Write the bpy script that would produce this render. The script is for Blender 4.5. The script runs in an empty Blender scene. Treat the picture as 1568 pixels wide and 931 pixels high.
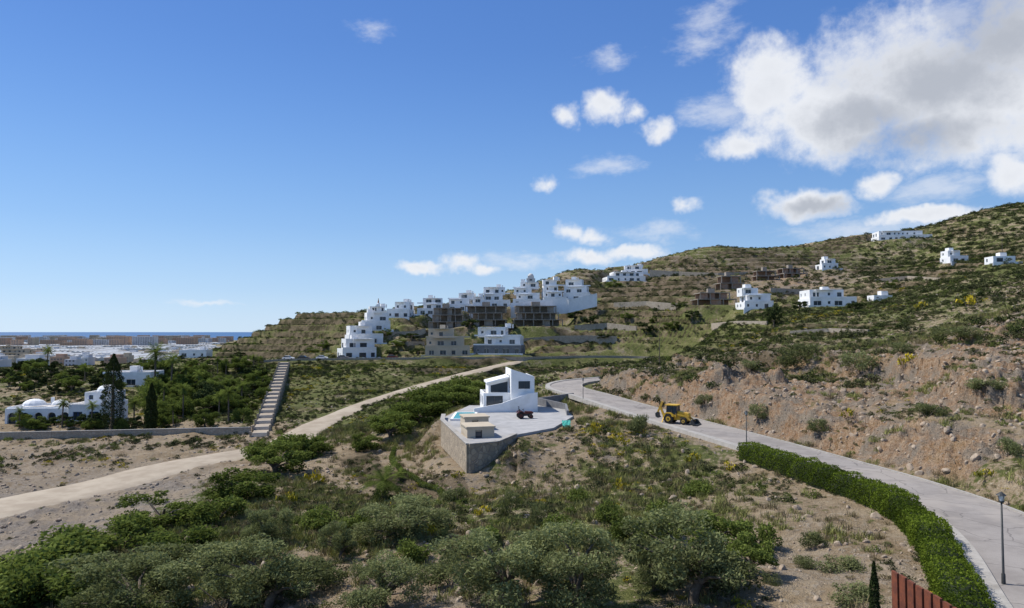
import bpy, math, random, numpy as np
from mathutils import Vector, Matrix
rng=np.random.default_rng(7); random.seed(7)
sc=bpy.context.scene
F=1079.0; PITCH=math.atan(42.5/F); CZ=42.0
# ---------------------------------------------------------------- survey helpers
def ray(u,v):
    a=(u-784)/F; b=(465.5-v)/F
    y=math.cos(PITCH)-b*math.sin(PITCH); z=math.sin(PITCH)+b*math.cos(PITCH)
    return a/y, z/y
def smooth(e0,e1,x):
    t=np.clip((x-e0)/(e1-e0),0,1); return t*t*(3-2*t)
def hsh(i,j,s):
    h=(i*374761393+j*668265263+s*1442695041)&0xffffffff
    h=((h^(h>>13))*1274126177)&0xffffffff
    return ((h^(h>>16))&0xffff)/65535.0
def vnoise(x,y,s=0):
    i=np.floor(x).astype(np.int64); j=np.floor(y).astype(np.int64)
    fx=x-i; fy=y-j; fx=fx*fx*(3-2*fx); fy=fy*fy*(3-2*fy)
    return (hsh(i,j,s)*(1-fx)+hsh(i+1,j,s)*fx)*(1-fy)+(hsh(i,j+1,s)*(1-fx)+hsh(i+1,j+1,s)*fx)*fy
def fbm(x,y,s=0,o=4):
    r=0;a=1;t=0
    for k in range(o):
        r=r+a*vnoise(x*2**k+17.3*k,y*2**k-9.1*k,s+k); t+=a; a*=.5
    return r/t-0.5
# ---------------------------------------------------------------- terrain control points (bearing u, v, forward distance)
CP=[(784,931,40),(100,931,50),(400,931,44),(1200,931,38),(1400,931,36),(-80,931,52),
(0,850,64),(300,850,58),(600,850,53),(900,850,51),(1200,850,48),(1350,850,46),
(200,790,82),(400,780,76),(600,780,72),(800,780,68),(1000,780,65),(1200,780,60),(1320,780,57),
(330,735,100),(480,730,96),(600,730,92),(720,730,88),(900,730,82),(1050,730,77),(1150,730,74),
(560,680,125),(640,680,118),(900,700,86),(1000,690,85),(850,672,94),
(0,655,168),(200,652,168),(330,650,165),(600,640,158),(660,640,138),(650,600,200),(720,600,165),(800,595,158),
(250,610,205),(430,600,215),(550,600,205),(450,570,245),(600,570,235),(700,585,200),(100,610,200),
(850,575,185),(950,578,165),(100,580,250),(300,575,235),
(440,551,265),(600,549,272),(980,548,268),(880,548,272),
(0,572,300),(100,562,430),(280,552,400),
(420,545,310),(340,530,370),(400,503,380),(440,485,385),(490,473,392),(535,478,395),(480,520,340),(520,505,340),
(600,490,320),(700,482,328),(800,474,330),(900,466,332),(553,548,282),(565,520,296),(575,498,310),
(690,545,275),(760,545,275),(620,520,296),(700,515,300),(850,512,298),(950,512,288),
(950,432,395),(860,440,370),(870,416,430),(930,413,440),(1000,397,455),(1080,381,480),(1150,383,480),(1200,381,480),(1300,361,480),(1400,350,470),(1500,321,460),(1568,310,450),
(1000,440,350),(1000,470,310),(1000,500,285),(1100,430,350),(1100,460,290),(1100,500,250),(1100,535,205),
(1200,430,340),(1200,465,270),(1200,482,230),(1200,500,190),(1200,550,150),(1200,600,115),(1200,650,99),
(1300,410,380),(1300,440,300),(1300,470,245),(1300,490,190),(1300,520,160),(1300,570,125),(1300,640,98),(1300,695,82),
(1400,400,390),(1400,440,260),(1400,470,190),(1400,510,150),(1400,560,115),(1400,620,92),(1400,690,74),
(1500,400,300),(1500,440,190),(1500,480,150),(1500,540,110),(1500,600,87),(1500,680,70),(1500,730,62),
(1568,390,260),(1568,430,180),(1568,480,130),(1568,560,95),(1568,640,72),(1568,720,58),
(1100,636,110),(1100,600,121),(1100,575,135),(1100,555,168),(1000,612,130),(1000,590,140),(1000,570,155),(1000,555,190),
(930,590,158),(930,575,166),(930,562,182),(1160,520,190)]
extra=[]
for (u,v,d) in CP:
    if u>1480: extra.append((u+300,v-10,d))
    if u<30: extra.append((u-320,v,d))
CP+=extra
pts=[]
for (u,v,d) in CP:
    t,s=ray(u,v); pts.append((t*d,d,s*d))
road_pts=[(14,8,-14.8),(20,18,-14.5),(25,27,-14.2),(29,36,-14.1),(33.5,46,-14.1),(36,55,-14.1),(35.5,65,-14),(33,78,-13.9),(29.5,92,-13.7),(25.5,105,-13.4),(20.5,122,-12.9),(15.5,138,-12.3),(12,150,-12),(12.5,160,-11.8),(17,168,-11.6),(26,174,-11.3)]
dirt_uvd=[(-140,810,82),(-60,790,88),(40,768,95),(150,745,104),(260,715,116),(350,698,126),(430,682,136),(490,648,160),(560,618,185),(640,592,212),(720,570,240),(800,551,271)]
dirt_pts=[]
for (u,v,d) in dirt_uvd:
    t,s=ray(u,v); dirt_pts.append((t*d,d,s*d))
lane_pts=[]
for (u,v,d) in [(405,553,262),(440,551,264),(520,550,268),(600,549,270),(700,548,271),(800,548,271),(900,546,273),(980,547,270),(1060,549,255)]:
    t,s=ray(u,v); lane_pts.append((t*d,d,s*d))
pts+=road_pts[2:]+dirt_pts+lane_pts
for x in (-25,-8,8,20): pts.append((x,22,-15.5 if x>-20 else -17))
for x in (-6,0,6): pts.append((x,6,-14.5))
def B(u,d,z):
    pts.append(((u-784)/F*d,d,z))
for u in (-150,0,150,300): B(u,620,-29)
B(400,520,-24)
for u in (470,540): B(u,520,-14)
for u in (620,700,780,860): B(u,480,0); B(u,700,-15)
for u,z in ((950,22),(1050,38),(1150,45),(1250,45),(1350,52),(1450,62),(1600,72),(1850,85)): B(u,640,z-6)
for u,z in ((950,0),(1150,10),(1350,20),(1600,30)): B(u,1000,z)
for u in (-300,0,200,400,600): 
    for d,z in ((1000,-34),(1600,-37),(2400,-39.5),(3300,-41.2),(4200,-44),(9000,-60),(30000,-90)): B(u,d,z)
for u in (800,1100,1400,1800):
    for d,z in ((2400,-35),(4200,-44),(9000,-60),(30000,-90)): B(u,d,z)
pts=np.array(pts)
Q=np.stack([pts[:,0]/pts[:,1],np.log(pts[:,1])],1)
def kern(A,Bq):
    d2=(A[:,None,0]-Bq[None,:,0])**2+(A[:,None,1]-Bq[None,:,1])**2
    return np.sqrt(d2+0.03**2)
n=len(Q)
K=kern(Q,Q)-0.004*np.eye(n)
A=np.zeros((n+3,n+3)); A[:n,:n]=K; A[:n,n]=1; A[:n,n+1:]=Q; A[n,:n]=1; A[n+1:,:n]=Q.T
sol=np.linalg.solve(A,np.concatenate([pts[:,2],[0,0,0]]))
def base_z(t,l):
    out=np.empty(len(t)); 
    for i in range(0,len(t),40000):
        q=np.stack([t[i:i+40000],l[i:i+40000]],1)
        out[i:i+40000]=kern(q,Q)@sol[:n]+sol[n]+q@sol[n+1:]
    return out
rings=[4.0]
while rings[-1]<600: rings.append(rings[-1]+min(max(0.006*rings[-1],0.12),1.1))
while rings[-1]<32000: rings.append(rings[-1]*1.03)
rings=np.array(rings); NT=900; TT=np.linspace(-1.1,1.1,NT); NR=len(rings)
Tg,Rg=np.meshgrid(TT,rings); X=(Tg*Rg).ravel(); Y=Rg.ravel()
Z=base_z(Tg.ravel(),np.log(Rg.ravel()))
def sampler(G):
    G=G.reshape(NR,NT)
    def f(x,y):
        x=np.atleast_1d(np.asarray(x,float)); y=np.atleast_1d(np.asarray(y,float))
        fi=np.interp(y,rings,np.arange(NR)); fj=np.clip((x/y+1.1)/2.20*(NT-1),0,NT-1.001)
        i=np.clip(np.floor(fi).astype(int),0,NR-2); j=np.floor(fj).astype(int); a=fi-i; b=fj-j
        return (G[i,j]*(1-b)+G[i,j+1]*b)*(1-a)+(G[i+1,j]*(1-b)+G[i+1,j+1]*b)*a
    return f
hz=sampler(Z)
def pick(u,v,f=None,dmin=25):
    f=f or hz
    t,s=ray(u,v); d=np.exp(np.linspace(math.log(dmin),math.log(3400),2500))
    g=f(t*d,d)-s*d
    k=np.nonzero(g>0)[0]
    dd=d[k[0]] if len(k) else 3400
    return (t*dd,dd,float(f(t*dd,dd)[0]))
# ---------------------------------------------------------------- zones
def zfield(lst,prior,sg=0.075,eps=0.05):
    P=np.array([(lambda p:(p[0]/p[1],math.log(p[1])))(pick(u,v)) for u,v,_ in lst]); val=np.array([w for *_,w in lst])
    def f(t,l):
        num=np.full(len(t),prior*eps); den=np.full(len(t),eps)
        for (a,b),w in zip(P,val):
            g=np.exp(-((t-a)**2+((l-b)*.8)**2)/(2*sg*sg)); num+=g*w; den+=g
        return num/den
    return f
fG=zfield([(150,850,.8),(60,900,.85),(300,820,.85),(200,910,.75),(450,800,.7),(470,740,.6),(560,710,.05),(520,700,.1),(640,730,.05),(600,770,.2),(520,770,.35),(540,740,.1),(700,800,.55),(800,850,.55),(560,860,.35),(620,900,.2),(360,900,.4),(900,860,.55),(850,740,.3),(930,760,.6),(820,700,.1),(900,690,.3),(1000,730,.6),(1060,780,.7),(1150,750,.2),(1200,800,.15),(1300,860,.15),(1250,740,.15),(1200,880,.15),(1000,850,.5),
(560,600,.75),(500,580,.8),(620,570,.8),(700,580,.75),(480,620,.7),(650,620,.8),(350,600,.8),(300,560,.6),(440,500,.85),(400,520,.85),(500,480,.85),(600,520,.6),(850,500,.5),(1000,480,.75),(1000,520,.8),(1000,560,.6),(900,560,.8),(950,450,.6),(1100,400,.6),(1200,395,.6),(1300,400,.5),(1400,380,.6),(1500,350,.55),(1100,500,.8),(1200,490,.8),(1300,500,.65),(1400,460,.7),(1500,430,.6),(1550,460,.45),(1450,500,.4),(1200,540,.65),(1350,530,.5),(1100,560,.65),(1100,600,.1),(1250,620,.15),(1400,620,.15),(1300,670,.25),(1500,650,.25),(1400,690,.25),(1550,600,.2),(1500,540,.2),(1150,640,.15),(1000,620,.2),(100,700,.02),(200,720,.0),(40,740,.02),(300,690,.02),(60,820,.05),(0,800,.02),(120,670,.1),(1050,430,.2),(1150,425,.1),(1200,440,.25)],.45)
fO=zfield([(1250,600,.9),(1350,590,.95),(1300,605,.95),(1420,580,.85),(1500,530,.95),(1560,540,.95),(1440,550,.6),(1150,590,.6),(1050,585,.5),(1000,590,.4),(1400,480,.2),(1540,480,.4),(1300,500,.1),(1200,650,.35),(1350,640,.3),(1450,640,.3),(1000,540,.0),(1250,540,.1),(820,700,.5),(800,720,.5),(560,720,.15),(900,720,.15),(600,600,0),(440,500,.0),(1150,425,.6),(1100,440,.6),(900,520,.3),(860,480,.45),(700,900,.35),(560,800,.1),(350,880,.25)],.08)
fV=zfield([(60,740,.55),(200,720,.5),(300,690,.4),(0,830,1),(0,860,1),(90,790,1),(180,770,1),(260,750,.8),(130,700,.4),(20,700,.4),(40,870,.5),(350,720,.3),(440,740,0),(200,850,0),(300,800,0),(400,700,.3),(600,730,.0),(1200,700,.3),(1250,850,.35),(1350,850,.35),(200,640,.1),(500,640,.1)],.05)
terr=zfield([(440,500,1),(490,485,1),(400,515,1),(460,490,1),(1100,395,.9),(1200,395,1),(1300,380,.8),(1000,450,.8),(1050,480,.7),(960,500,.8),(1150,410,.7),(1250,430,.6),(1350,400,.5),(950,540,.3),(550,720,.6),(640,730,.6),(500,570,.7),(650,560,.7),(560,600,.6),(1300,600,.1),(1350,560,.25),(1450,500,.4),(1200,520,.5),(1100,540,.5),(200,800,0),(1000,800,0),(1200,800,.0),(100,700,.4),(600,600,.5),(600,520,.7),(850,500,.8),(700,520,.8),(900,480,.8)],.15,sg=.06,eps=.03)
tz,lz=Tg.ravel(),np.log(Rg.ravel())
G=fG(tz,lz); O=fO(tz,lz); V=fV(tz,lz); TM=terr(tz,lz)
hillL=smooth(-78,-88,X)*smooth(-190,-175,X)*smooth(296,310,Y)*(Y<430)
TM=np.maximum(TM,hillL); G=np.maximum(G,.72*hillL)
patch=np.clip(.75+fbm(X/50,Y/50,71,2)*2.2,.0,1)
hillR=smooth(25,60,X)*smooth(225,260,Y)*(Y<560); TM=np.maximum(TM,.8*hillR)
TM=np.where(hillL>.3,TM,TM*patch)
TM=np.where((Y>560)|(Y<45),0,TM)
def crom(P,step=1.0):
    P=[np.array(p,float) for p in P]; P=[2*P[0]-P[1]]+P+[2*P[-1]-P[-2]]; out=[]
    for i in range(1,len(P)-2):
        p0,p1,p2,p3=P[i-1:i+3]; m=max(2,int(np.linalg.norm(p2-p1)/step))
        for k in range(m):
            t=k/m; out.append(.5*((2*p1)+(-p0+p2)*t+(2*p0-5*p1+4*p2-p3)*t*t+(-p0+3*p1-3*p2+p3)*t**3))
    out.append(P[-2]); return np.array(out)
road=crom(road_pts); dirt=crom(dirt_pts); lane=crom(lane_pts)
# ---------------------------------------------------------------- terraces and roughness
Zr=Z+fbm(X/45,Y/45,3,3)*np.interp(Y,[0,60,150,450,600,2000],[.3,1.0,2.2,3.0,2,1])
st=np.interp(Y,[0,150,300,330],[1.4,1.9,2.9,3.3])
ww=Zr+fbm(X/40,Y/40,9,2)*1.6
f=(ww/st)%1; zt=np.floor(ww/st)*st+ (smooth(.78,.94,f)*.97+.03*f)*st + (Zr-ww)
RI=TM*smooth(.66,.76,f)*(1-smooth(.95,1.0,f))*np.clip(.85+fbm(X/18,Y/18,73,2)*2,0,1)
TMs=smooth(.1,.75,TM)
Z=Zr*(1-TMs)+zt*TMs
Z+=fbm(X/7,Y/7,21,3)*np.interp(Y,[0,40,120,600,700],[.5,1.0,1.5,1.2,.3])*np.where(Y>600,.2,1)*(1-.8*TMs)
Z+=(np.abs(fbm(X/2.3,Y/2.3,31,3))-.1)*np.interp(Y,[0,150,300,600],[.45,.6,.3,0])*(1+2.0*O)
mI=np.nonzero((X>2)&(X<75)&(Y>60)&(Y<195))[0]; xm_,ym_=X[mI],Y[mI]
ds=np.full(len(mI),1e9)
for i in range(0,len(mI),20000):
    ds[i:i+20000]=np.sqrt(((xm_[i:i+20000,None]-road[None,:,0])**2+(ym_[i:i+20000,None]-road[None,:,1])**2).min(1))
right=xm_>np.interp(ym_,road[:150,1],road[:150,0])
wv=fbm(xm_/8,ym_/8,61,3)
ch=np.interp(ym_,[62,78,95,125,160,185],[0,1.6,3.0,3.8,2.4,0])*(1+1.1*wv)*right
Z[mI]+=ch*(smooth(6.2+3*wv,9.2+3*wv,ds)-smooth(10,36,ds))
O[mI]=np.maximum(O[mI],right*(ch>.3)*.95*smooth(5.2,6.5,ds)*(1-smooth(11,17,ds+5*wv)))
mI=np.nonzero((X>22)&(X<130)&(Y>60)&(Y<170))[0]; z_=Z[mI]+fbm(X[mI]/12,Y[mI]/12,67,3)*2.5
Z[mI]+=3.2*(smooth(-6.9,-5.4,z_)-np.clip((z_+10.5)/8.5,0,1))*smooth(22,32,X[mI])
O[mI]=np.maximum(O[mI],.95*smooth(-7.9,-7.0,z_)*(1-smooth(-5.2,-4.0,z_))*smooth(26,40,X[mI]))
ob=smooth(.30,.6,O+fbm(X/9,Y/9,41,3)*.5)*(Y>60)*(Y<230)*(X>5)
w2=Z+fbm(X/6,Y/6,43,3)*1.8+X*.08; f2=(w2/1.0)%1
Z+=ob*(smooth(.45,.8,f2)-f2)*1.0 + ob*(np.abs(fbm(X/1.6,Y/1.6,47,4))*2.4-.3)
gb=V*(Y>60)*(Y<170)*(X<-20)
Z+=gb*(np.abs(fbm(X/5,Y/5,51,4))*2.2-.3)+gb*fbm(X/1.2,Y/1.2,53,3)*.5
# ---------------------------------------------------------------- roads
def flatten(Z,line,hw,fall,drop):
    m=(X>line[:,0].min()-25)&(X<line[:,0].max()+25)&(Y>line[:,1].min()-25)&(Y<line[:,1].max()+25)
    idx=np.nonzero(m)[0]; L=line
    for i in range(0,len(idx),20000):
        ii=idx[i:i+20000]
        d2=(X[ii][:,None]-L[None,:,0])**2+(Y[ii][:,None]-L[None,:,1])**2
        k=d2.argmin(1); d=np.sqrt(d2[np.arange(len(ii)),k])
        h=hw(k) if callable(hw) else hw
        w=1-smooth(h,h+fall,d)
        Z[ii]=Z[ii]*(1-w)+(L[k,2]-drop)*w
    return Z
Z=flatten(Z,lane,3.2,3,.25)
dw=np.interp(np.arange(len(dirt)),[0,60,90,150,250],[5.2,3.8,2.6,2.1,1.9])
Z=flatten(Z,dirt,lambda k:dw[k]+.3,2.5,.12)
Z=flatten(Z,road,5.2,2.0,.35)
# ---------------------------------------------------------------- villa plot
plot=np.array([(-10.5,107),(-5.3,86.5),(-1.9,88.5),(.4,95),(6,102),(10,116),(9,133),(-8,133),(-11,114)])
PZ=-13.8
def inpoly(x,y,P):
    c=np.zeros(len(x),bool); j=len(P)-1
    for i in range(len(P)):
        a=(P[i,1]>y)!=(P[j,1]>y)
        with np.errstate(all='ignore'):
            b=x<(P[j,0]-P[i,0])*(y-P[i,1])/(P[j,1]-P[i,1]+1e-12)+P[i,0]
        c^=a&b; j=i
    return c
def edged(x,y,P):
    d=np.full(len(x),1e9)
    for i in range(len(P)):
        a=P[i]; b=P[(i+1)%len(P)]; ab=b-a; L=(ab**2).sum()
        t=np.clip(((x-a[0])*ab[0]+(y-a[1])*ab[1])/L,0,1); d=np.minimum(d,np.hypot(x-a[0]-t*ab[0],y-a[1]-t*ab[1]))
    return d
m=np.nonzero((np.abs(X)<25)&(Y>70)&(Y<145))[0]
ins=inpoly(X[m],Y[m],plot); ed=edged(X[m],Y[m],plot)
far=(X[m]>.6)|(Y[m]>118)
w=np.where(ins,smooth(0.3,.9,ed),0)
w=np.where(~ins&far,1-smooth(0.5,7,ed),np.where(ins&far,1,w))
Z[m]=Z[m]*(1-w)+(PZ-.35)*w
near=~ins&~far; tg=PZ-.7-2.7*smooth(.5,-5.0,X[m]); wn=np.where(near,1-smooth(.8,5,ed),0); Z[m]=Z[m]*(1-wn)+tg*wn
# ---------------------------------------------------------------- building pads
houses=[ # name,u,vbase,wpx,hpx,rot,style
('white_townhouse',614,487,36,25,-.2,'v'),('white_townhouse',659,483,40,27,.1,'v'),('white_townhouse',708,477,42,29,-.1,'v'),('white_townhouse',734,476,22,22,.1,'v'),('white_townhouse',760,472,42,33,.05,'v'),('white_townhouse',806,469,42,38,0,'v'),('white_townhouse',848,466,36,39,.1,'v'),('white_townhouse',885,461,42,34,-.25,'v'),
('white_hillside_house',546,549,52,30,.45,'v'),('white_hillside_house',557,527,52,28,.4,'v'),('white_hillside_house',573,507,44,28,.35,'v'),('white_hillside_house',581,487,34,18,.3,'v'),
('beige_villa',686,545,68,42,.06,'b'),('white_grey_villa',765,543,74,42,-.15,'g'),
('unfinished_concrete_building',684,503,56,32,.1,'c'),('unfinished_concrete_building',744,500,66,32,-.05,'c'),('unfinished_concrete_building',822,500,76,32,.08,'c'),
('white_hilltop_villa',955,432,60,16,.1,'v'),('white_hilltop_villa',973,421,36,15,-.1,'v'),
('white_villa',1155,474,46,34,.1,'v'),('unfinished_brick_building',1092,468,60,20,0,'r'),('unfinished_brick_building',1116,444,38,22,.1,'r'),('unfinished_brick_building',1172,430,36,16,0,'r'),('unfinished_brick_building',1212,426,38,16,.1,'r'),
('white_blue_villa',1266,470,70,27,-.05,'v'),('white_villa',1266,413,26,17,.1,'v'),('white_hilltop_villa',1380,369,78,16,-.1,'w'),('white_villa',1461,403,30,20,.1,'v'),('white_villa',1531,404,32,12,-.1,'v'),('white_villa',1347,461,28,9,0,'v'),
('beige_apartment_house',18,556,54,26,.1,'b'),('white_garden_house',205,592,70,22,.1,'v'),('ochre_house',60,548,30,14,.1,'b'),('white_garden_house',300,548,40,12,.1,'v')]
H=[]
for i,(nm,u,v,wp,hp,rot,sty) in enumerate(houses):
    x,y,z=pick(u,v,dmin=120); w_=wp*y/F; h_=hp*y/F; dp=min(w_*.75,12)
    t=x/y; y2=y+dp/2; x2=x+t*dp/2
    H.append([nm,x2,y2,z,w_,h_,dp,rot,sty])
    r=.55*math.hypot(w_,dp)
    mm=np.nonzero((np.abs(X-x2)<r*3)&(np.abs(Y-y2)<r*3))[0]
    d=np.hypot(X[mm]-x2,Y[mm]-y2); w=1-smooth(r,r*1.45,d); Z[mm]=Z[mm]*(1-w)+z*w
lx,ly,lz_=pick(85,648,dmin=120)
mm=np.nonzero((np.abs(X-lx)<40)&(np.abs(Y-ly)<40))[0]
d=np.maximum(np.abs(X[mm]-lx)/17,np.abs(Y[mm]-ly-7)/11); w=1-smooth(1,1.4,d); Z[mm]=Z[mm]*(1-w)+lz_*w
hz=sampler(Z); zG=sampler(G); zO=sampler(O); zV=sampler(V); zRI=sampler(RI)
def gz(x,y): return float(hz(x,y)[0])
# ================================================================= materials
def newmat(name):
    m=bpy.data.materials.new(name); m.use_nodes=True; nt=m.node_tree; b=nt.nodes['Principled BSDF']; return m,nt,b
def nd(nt,t,**k):
    n=nt.nodes.new(t)
    for a,v in k.items(): setattr(n,a,v)
    return n
def noise(nt,scale,detail=5,rough=.6,vec=None):
    n=nd(nt,'ShaderNodeTexNoise'); n.inputs['Scale'].default_value=scale; n.inputs['Detail'].default_value=detail; n.inputs['Roughness'].default_value=rough
    if vec: nt.links.new(vec,n.inputs['Vector'])
    return n.outputs['Fac']
def mapr(nt,val,a,b,c=0,d=1,sm=True):
    n=nd(nt,'ShaderNodeMapRange'); n.interpolation_type='SMOOTHSTEP' if sm else 'LINEAR'
    nt.links.new(val,n.inputs[0]); 
    for i,x in enumerate((a,b,c,d)): n.inputs[i+1].default_value=x
    return n.outputs[0]
def mth(nt,op,a,b=None,c=None):
    n=nd(nt,'ShaderNodeMath',operation=op)
    for i,x in enumerate((a,b,c)):
        if x is None: continue
        if isinstance(x,(int,float)): n.inputs[i].default_value=x
        else: nt.links.new(x,n.inputs[i])
    return n.outputs[0]
def mixc(nt,fac,a,b,blend='MIX'):
    n=nd(nt,'ShaderNodeMix',data_type='RGBA',blend_type=blend)
    for i,x in ((0,fac),(6,a),(7,b)):
        if isinstance(x,(int,float)): n.inputs[i].default_value=x
        elif isinstance(x,(tuple,list)): n.inputs[i].default_value=(*x[:3],1)
        else: nt.links.new(x,n.inputs[i])
    return n.outputs[2]
def coords(nt): return nd(nt,'ShaderNodeTexCoord').outputs['Object']
def surf(name,c1,c2,scale=1.,rough=.85,bump=.2,bscale=None,c3=None,metal=0,spec=.3):
    m,nt,b=newmat(name); co=coords(nt)
    f=mapr(nt,noise(nt,scale,5,.65,co),.35,.65); col=mixc(nt,f,c1,c2)
    if c3: col=mixc(nt,mapr(nt,noise(nt,scale*.23,4,.7,co),.5,.75),col,c3)
    nt.links.new(col,b.inputs['Base Color']); b.inputs['Roughness'].default_value=rough; b.inputs['Metallic'].default_value=metal; b.inputs['Specular IOR Level'].default_value=spec
    if bump:
        bn=nd(nt,'ShaderNodeBump'); bn.inputs['Strength'].default_value=bump; bn.inputs['Distance'].default_value=.1
        nt.links.new(noise(nt,bscale or scale*6,3,.7,co),bn.inputs['Height']); nt.links.new(bn.outputs[0],b.inputs['Normal'])
    return m
WHITE=surf('white_plaster',(.82,.82,.81),(.75,.75,.74),.6,.8,.05,8,c3=(.66,.65,.61))
BEIGE=surf('beige_render',(.52,.44,.33),(.46,.39,.29),.5,.85,.1,8)
GREYW=surf('grey_cladding',(.16,.16,.17),(.22,.22,.22),1,.8,.1)
CONC=surf('raw_concrete',(.24,.205,.17),(.33,.29,.24),.7,.9,.15)
BRICK=surf('clay_block',(.30,.17,.11),(.36,.24,.17),1.2,.9,.15,c3=(.3,.27,.23))
ROOF=surf('roof_tiles_pale',(.56,.53,.50),(.64,.61,.58),.8,.9,.1)
TERRA=surf('terracotta',(.42,.20,.12),(.33,.16,.10),1,.85,.1)
FRAME=surf('dark_frame',(.05,.05,.055),(.07,.07,.07),3,.5,0)
m,nt,b=newmat('window_glass'); b.inputs['Base Color'].default_value=(.035,.05,.065,1); b.inputs['Roughness'].default_value=.12
GLASS=m
STEEL=surf('dark_painted_steel',(.03,.035,.035),(.05,.05,.05),4,.5,0)
BARK=surf('bark',(.10,.075,.05),(.17,.14,.11),5,.95,0)
YEL=surf('yellow_paint',(.70,.43,.04),(.55,.33,.04),2,.5,.03,c3=(.40,.27,.10))
RED=surf('dark_red_paint',(.13,.03,.025),(.09,.025,.02),2,.5,.03)
RUB=surf('tyre_rubber',(.02,.02,.02),(.035,.03,.028),5,.9,.1)
RUST=surf('rusted_steel',(.20,.06,.03),(.12,.04,.025),2.5,.85,.3,20,c3=(.27,.10,.05))
m,nt,b=newmat('worn_asphalt'); co=coords(nt)
c=mixc(nt,mapr(nt,noise(nt,.3,5,.7,co),.35,.65),(.25,.225,.205),(.33,.30,.275)); c=mixc(nt,mapr(nt,noise(nt,25,2,.7,co),.4,.7,0,.5),c,(.19,.175,.16)); c=mixc(nt,mapr(nt,noise(nt,.09,4,.7,co),.5,.62,0,.6),c,(.37,.33,.29))
vo=nd(nt,'ShaderNodeTexVoronoi',feature='DISTANCE_TO_EDGE'); vo.inputs['Scale'].default_value=.22; wv_=nd(nt,'ShaderNodeVectorMath',operation='ADD'); nn_=nd(nt,'ShaderNodeTexNoise'); nn_.inputs['Scale'].default_value=.8; nt.links.new(co,nn_.inputs['Vector']); nt.links.new(co,wv_.inputs[0]); nt.links.new(nn_.outputs['Color'],wv_.inputs[1]); nt.links.new(wv_.outputs[0],vo.inputs['Vector'])
c=mixc(nt,mapr(nt,vo.outputs['Distance'],.004,.014,.55,0),c,(.10,.09,.085))
nt.links.new(c,b.inputs['Base Color']); b.inputs['Roughness'].default_value=.9; b.inputs['Specular IOR Level'].default_value=.25; ROADM=m
KERB=surf('kerb_concrete',(.33,.31,.28),(.41,.385,.35),1.5,.9,.15,c3=(.27,.25,.22))
DIRT=surf('compacted_dirt',(.33,.27,.20),(.42,.355,.27),.25,.95,.35,6,c3=(.27,.22,.165))
PAVE=surf('plaza_paving',(.33,.325,.32),(.42,.41,.40),.6,.85,.1,12,c3=(.27,.265,.26))
TARP=surf('green_tarp',(.05,.36,.28),(.08,.44,.36),1.5,.6,.3)
BLUE=surf('blue_shutter',(.03,.12,.45),(.04,.15,.5),2,.6,0)
m,nt,b=newmat('pool_water'); b.inputs['Base Color'].default_value=(.10,.50,.58,1); b.inputs['Roughness'].default_value=.08; POOL=m
def stone(name,c1,c2,sc_,mort=(.3,.28,.25)):
    m,nt,b=newmat(name); co=coords(nt); v=nd(nt,'ShaderNodeTexVoronoi',feature='DISTANCE_TO_EDGE'); v.inputs['Scale'].default_value=sc_; nt.links.new(co,v.inputs['Vector'])
    v2=nd(nt,'ShaderNodeTexVoronoi'); v2.inputs['Scale'].default_value=sc_; nt.links.new(co,v2.inputs['Vector'])
    s=nd(nt,'ShaderNodeSeparateColor'); nt.links.new(v2.outputs['Color'],s.inputs[0])
    col=mixc(nt,s.outputs[0],c1,c2); col=mixc(nt,mapr(nt,v.outputs['Distance'],.0,.08),mort,col)
    col=mixc(nt,mapr(nt,noise(nt,.6,4,.7,co),.45,.7,0,.5),col,tuple(x*.6 for x in c1))
    nt.links.new(col,b.inputs['Base Color']); b.inputs['Roughness'].default_value=.9
    bn=nd(nt,'ShaderNodeBump'); bn.inputs['Strength'].default_value=.6; bn.inputs['Distance'].default_value=.08; nt.links.new(mapr(nt,v.outputs['Distance'],0,.1),bn.inputs['Height']); nt.links.new(bn.outputs[0],b.inputs['Normal'])
    return m
STONE=stone('stone_masonry',(.46,.37,.26),(.30,.245,.175),1.7,(.24,.20,.16))
STONE2=stone('pale_stone_wall',(.34,.28,.21),(.42,.36,.28),1.8,(.27,.23,.18))
# terrain
m,nt,b=newmat('hillside_ground'); co=coords(nt)
at=nd(nt,'ShaderNodeVertexColor',layer_name='zone'); sp=nd(nt,'ShaderNodeSeparateColor'); nt.links.new(at.outputs[0],sp.inputs[0])
nA=noise(nt,.035,3,.65,co); nB=noise(nt,.22,5,.7,co); nC=noise(nt,1.6,5,.75,co); nD=noise(nt,9,2,.7,co)
soil=mixc(nt,mapr(nt,nB,.35,.65),(.235,.172,.105),(.345,.27,.18)); soil=mixc(nt,mapr(nt,nC,.5,.72),soil,(.43,.365,.27)); soil=mixc(nt,mapr(nt,nC,.45,.25),soil,(.13,.10,.055))
rock=mixc(nt,mapr(nt,nC,.35,.65),(.29,.165,.088),(.40,.295,.20)); rock=mixc(nt,mapr(nt,nB,.42,.6),rock,(.25,.21,.165)); rock=mixc(nt,mapr(nt,nD,.48,.7),rock,(.11,.083,.055))
grav=mixc(nt,mapr(nt,nC,.35,.65),(.19,.16,.135),(.31,.27,.225)); grav=mixc(nt,mapr(nt,nB,.42,.62),grav,(.33,.265,.19)); grav=mixc(nt,mapr(nt,nD,.5,.8,0,.7),grav,(.11,.095,.08))
grn=mixc(nt,mapr(nt,nC,.35,.65),(.08,.095,.03),(.165,.17,.058)); grn=mixc(nt,mapr(nt,nB,.45,.7),grn,(.22,.20,.09)); grn=mixc(nt,mapr(nt,nD,.5,.8),grn,(.05,.062,.022))
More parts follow.
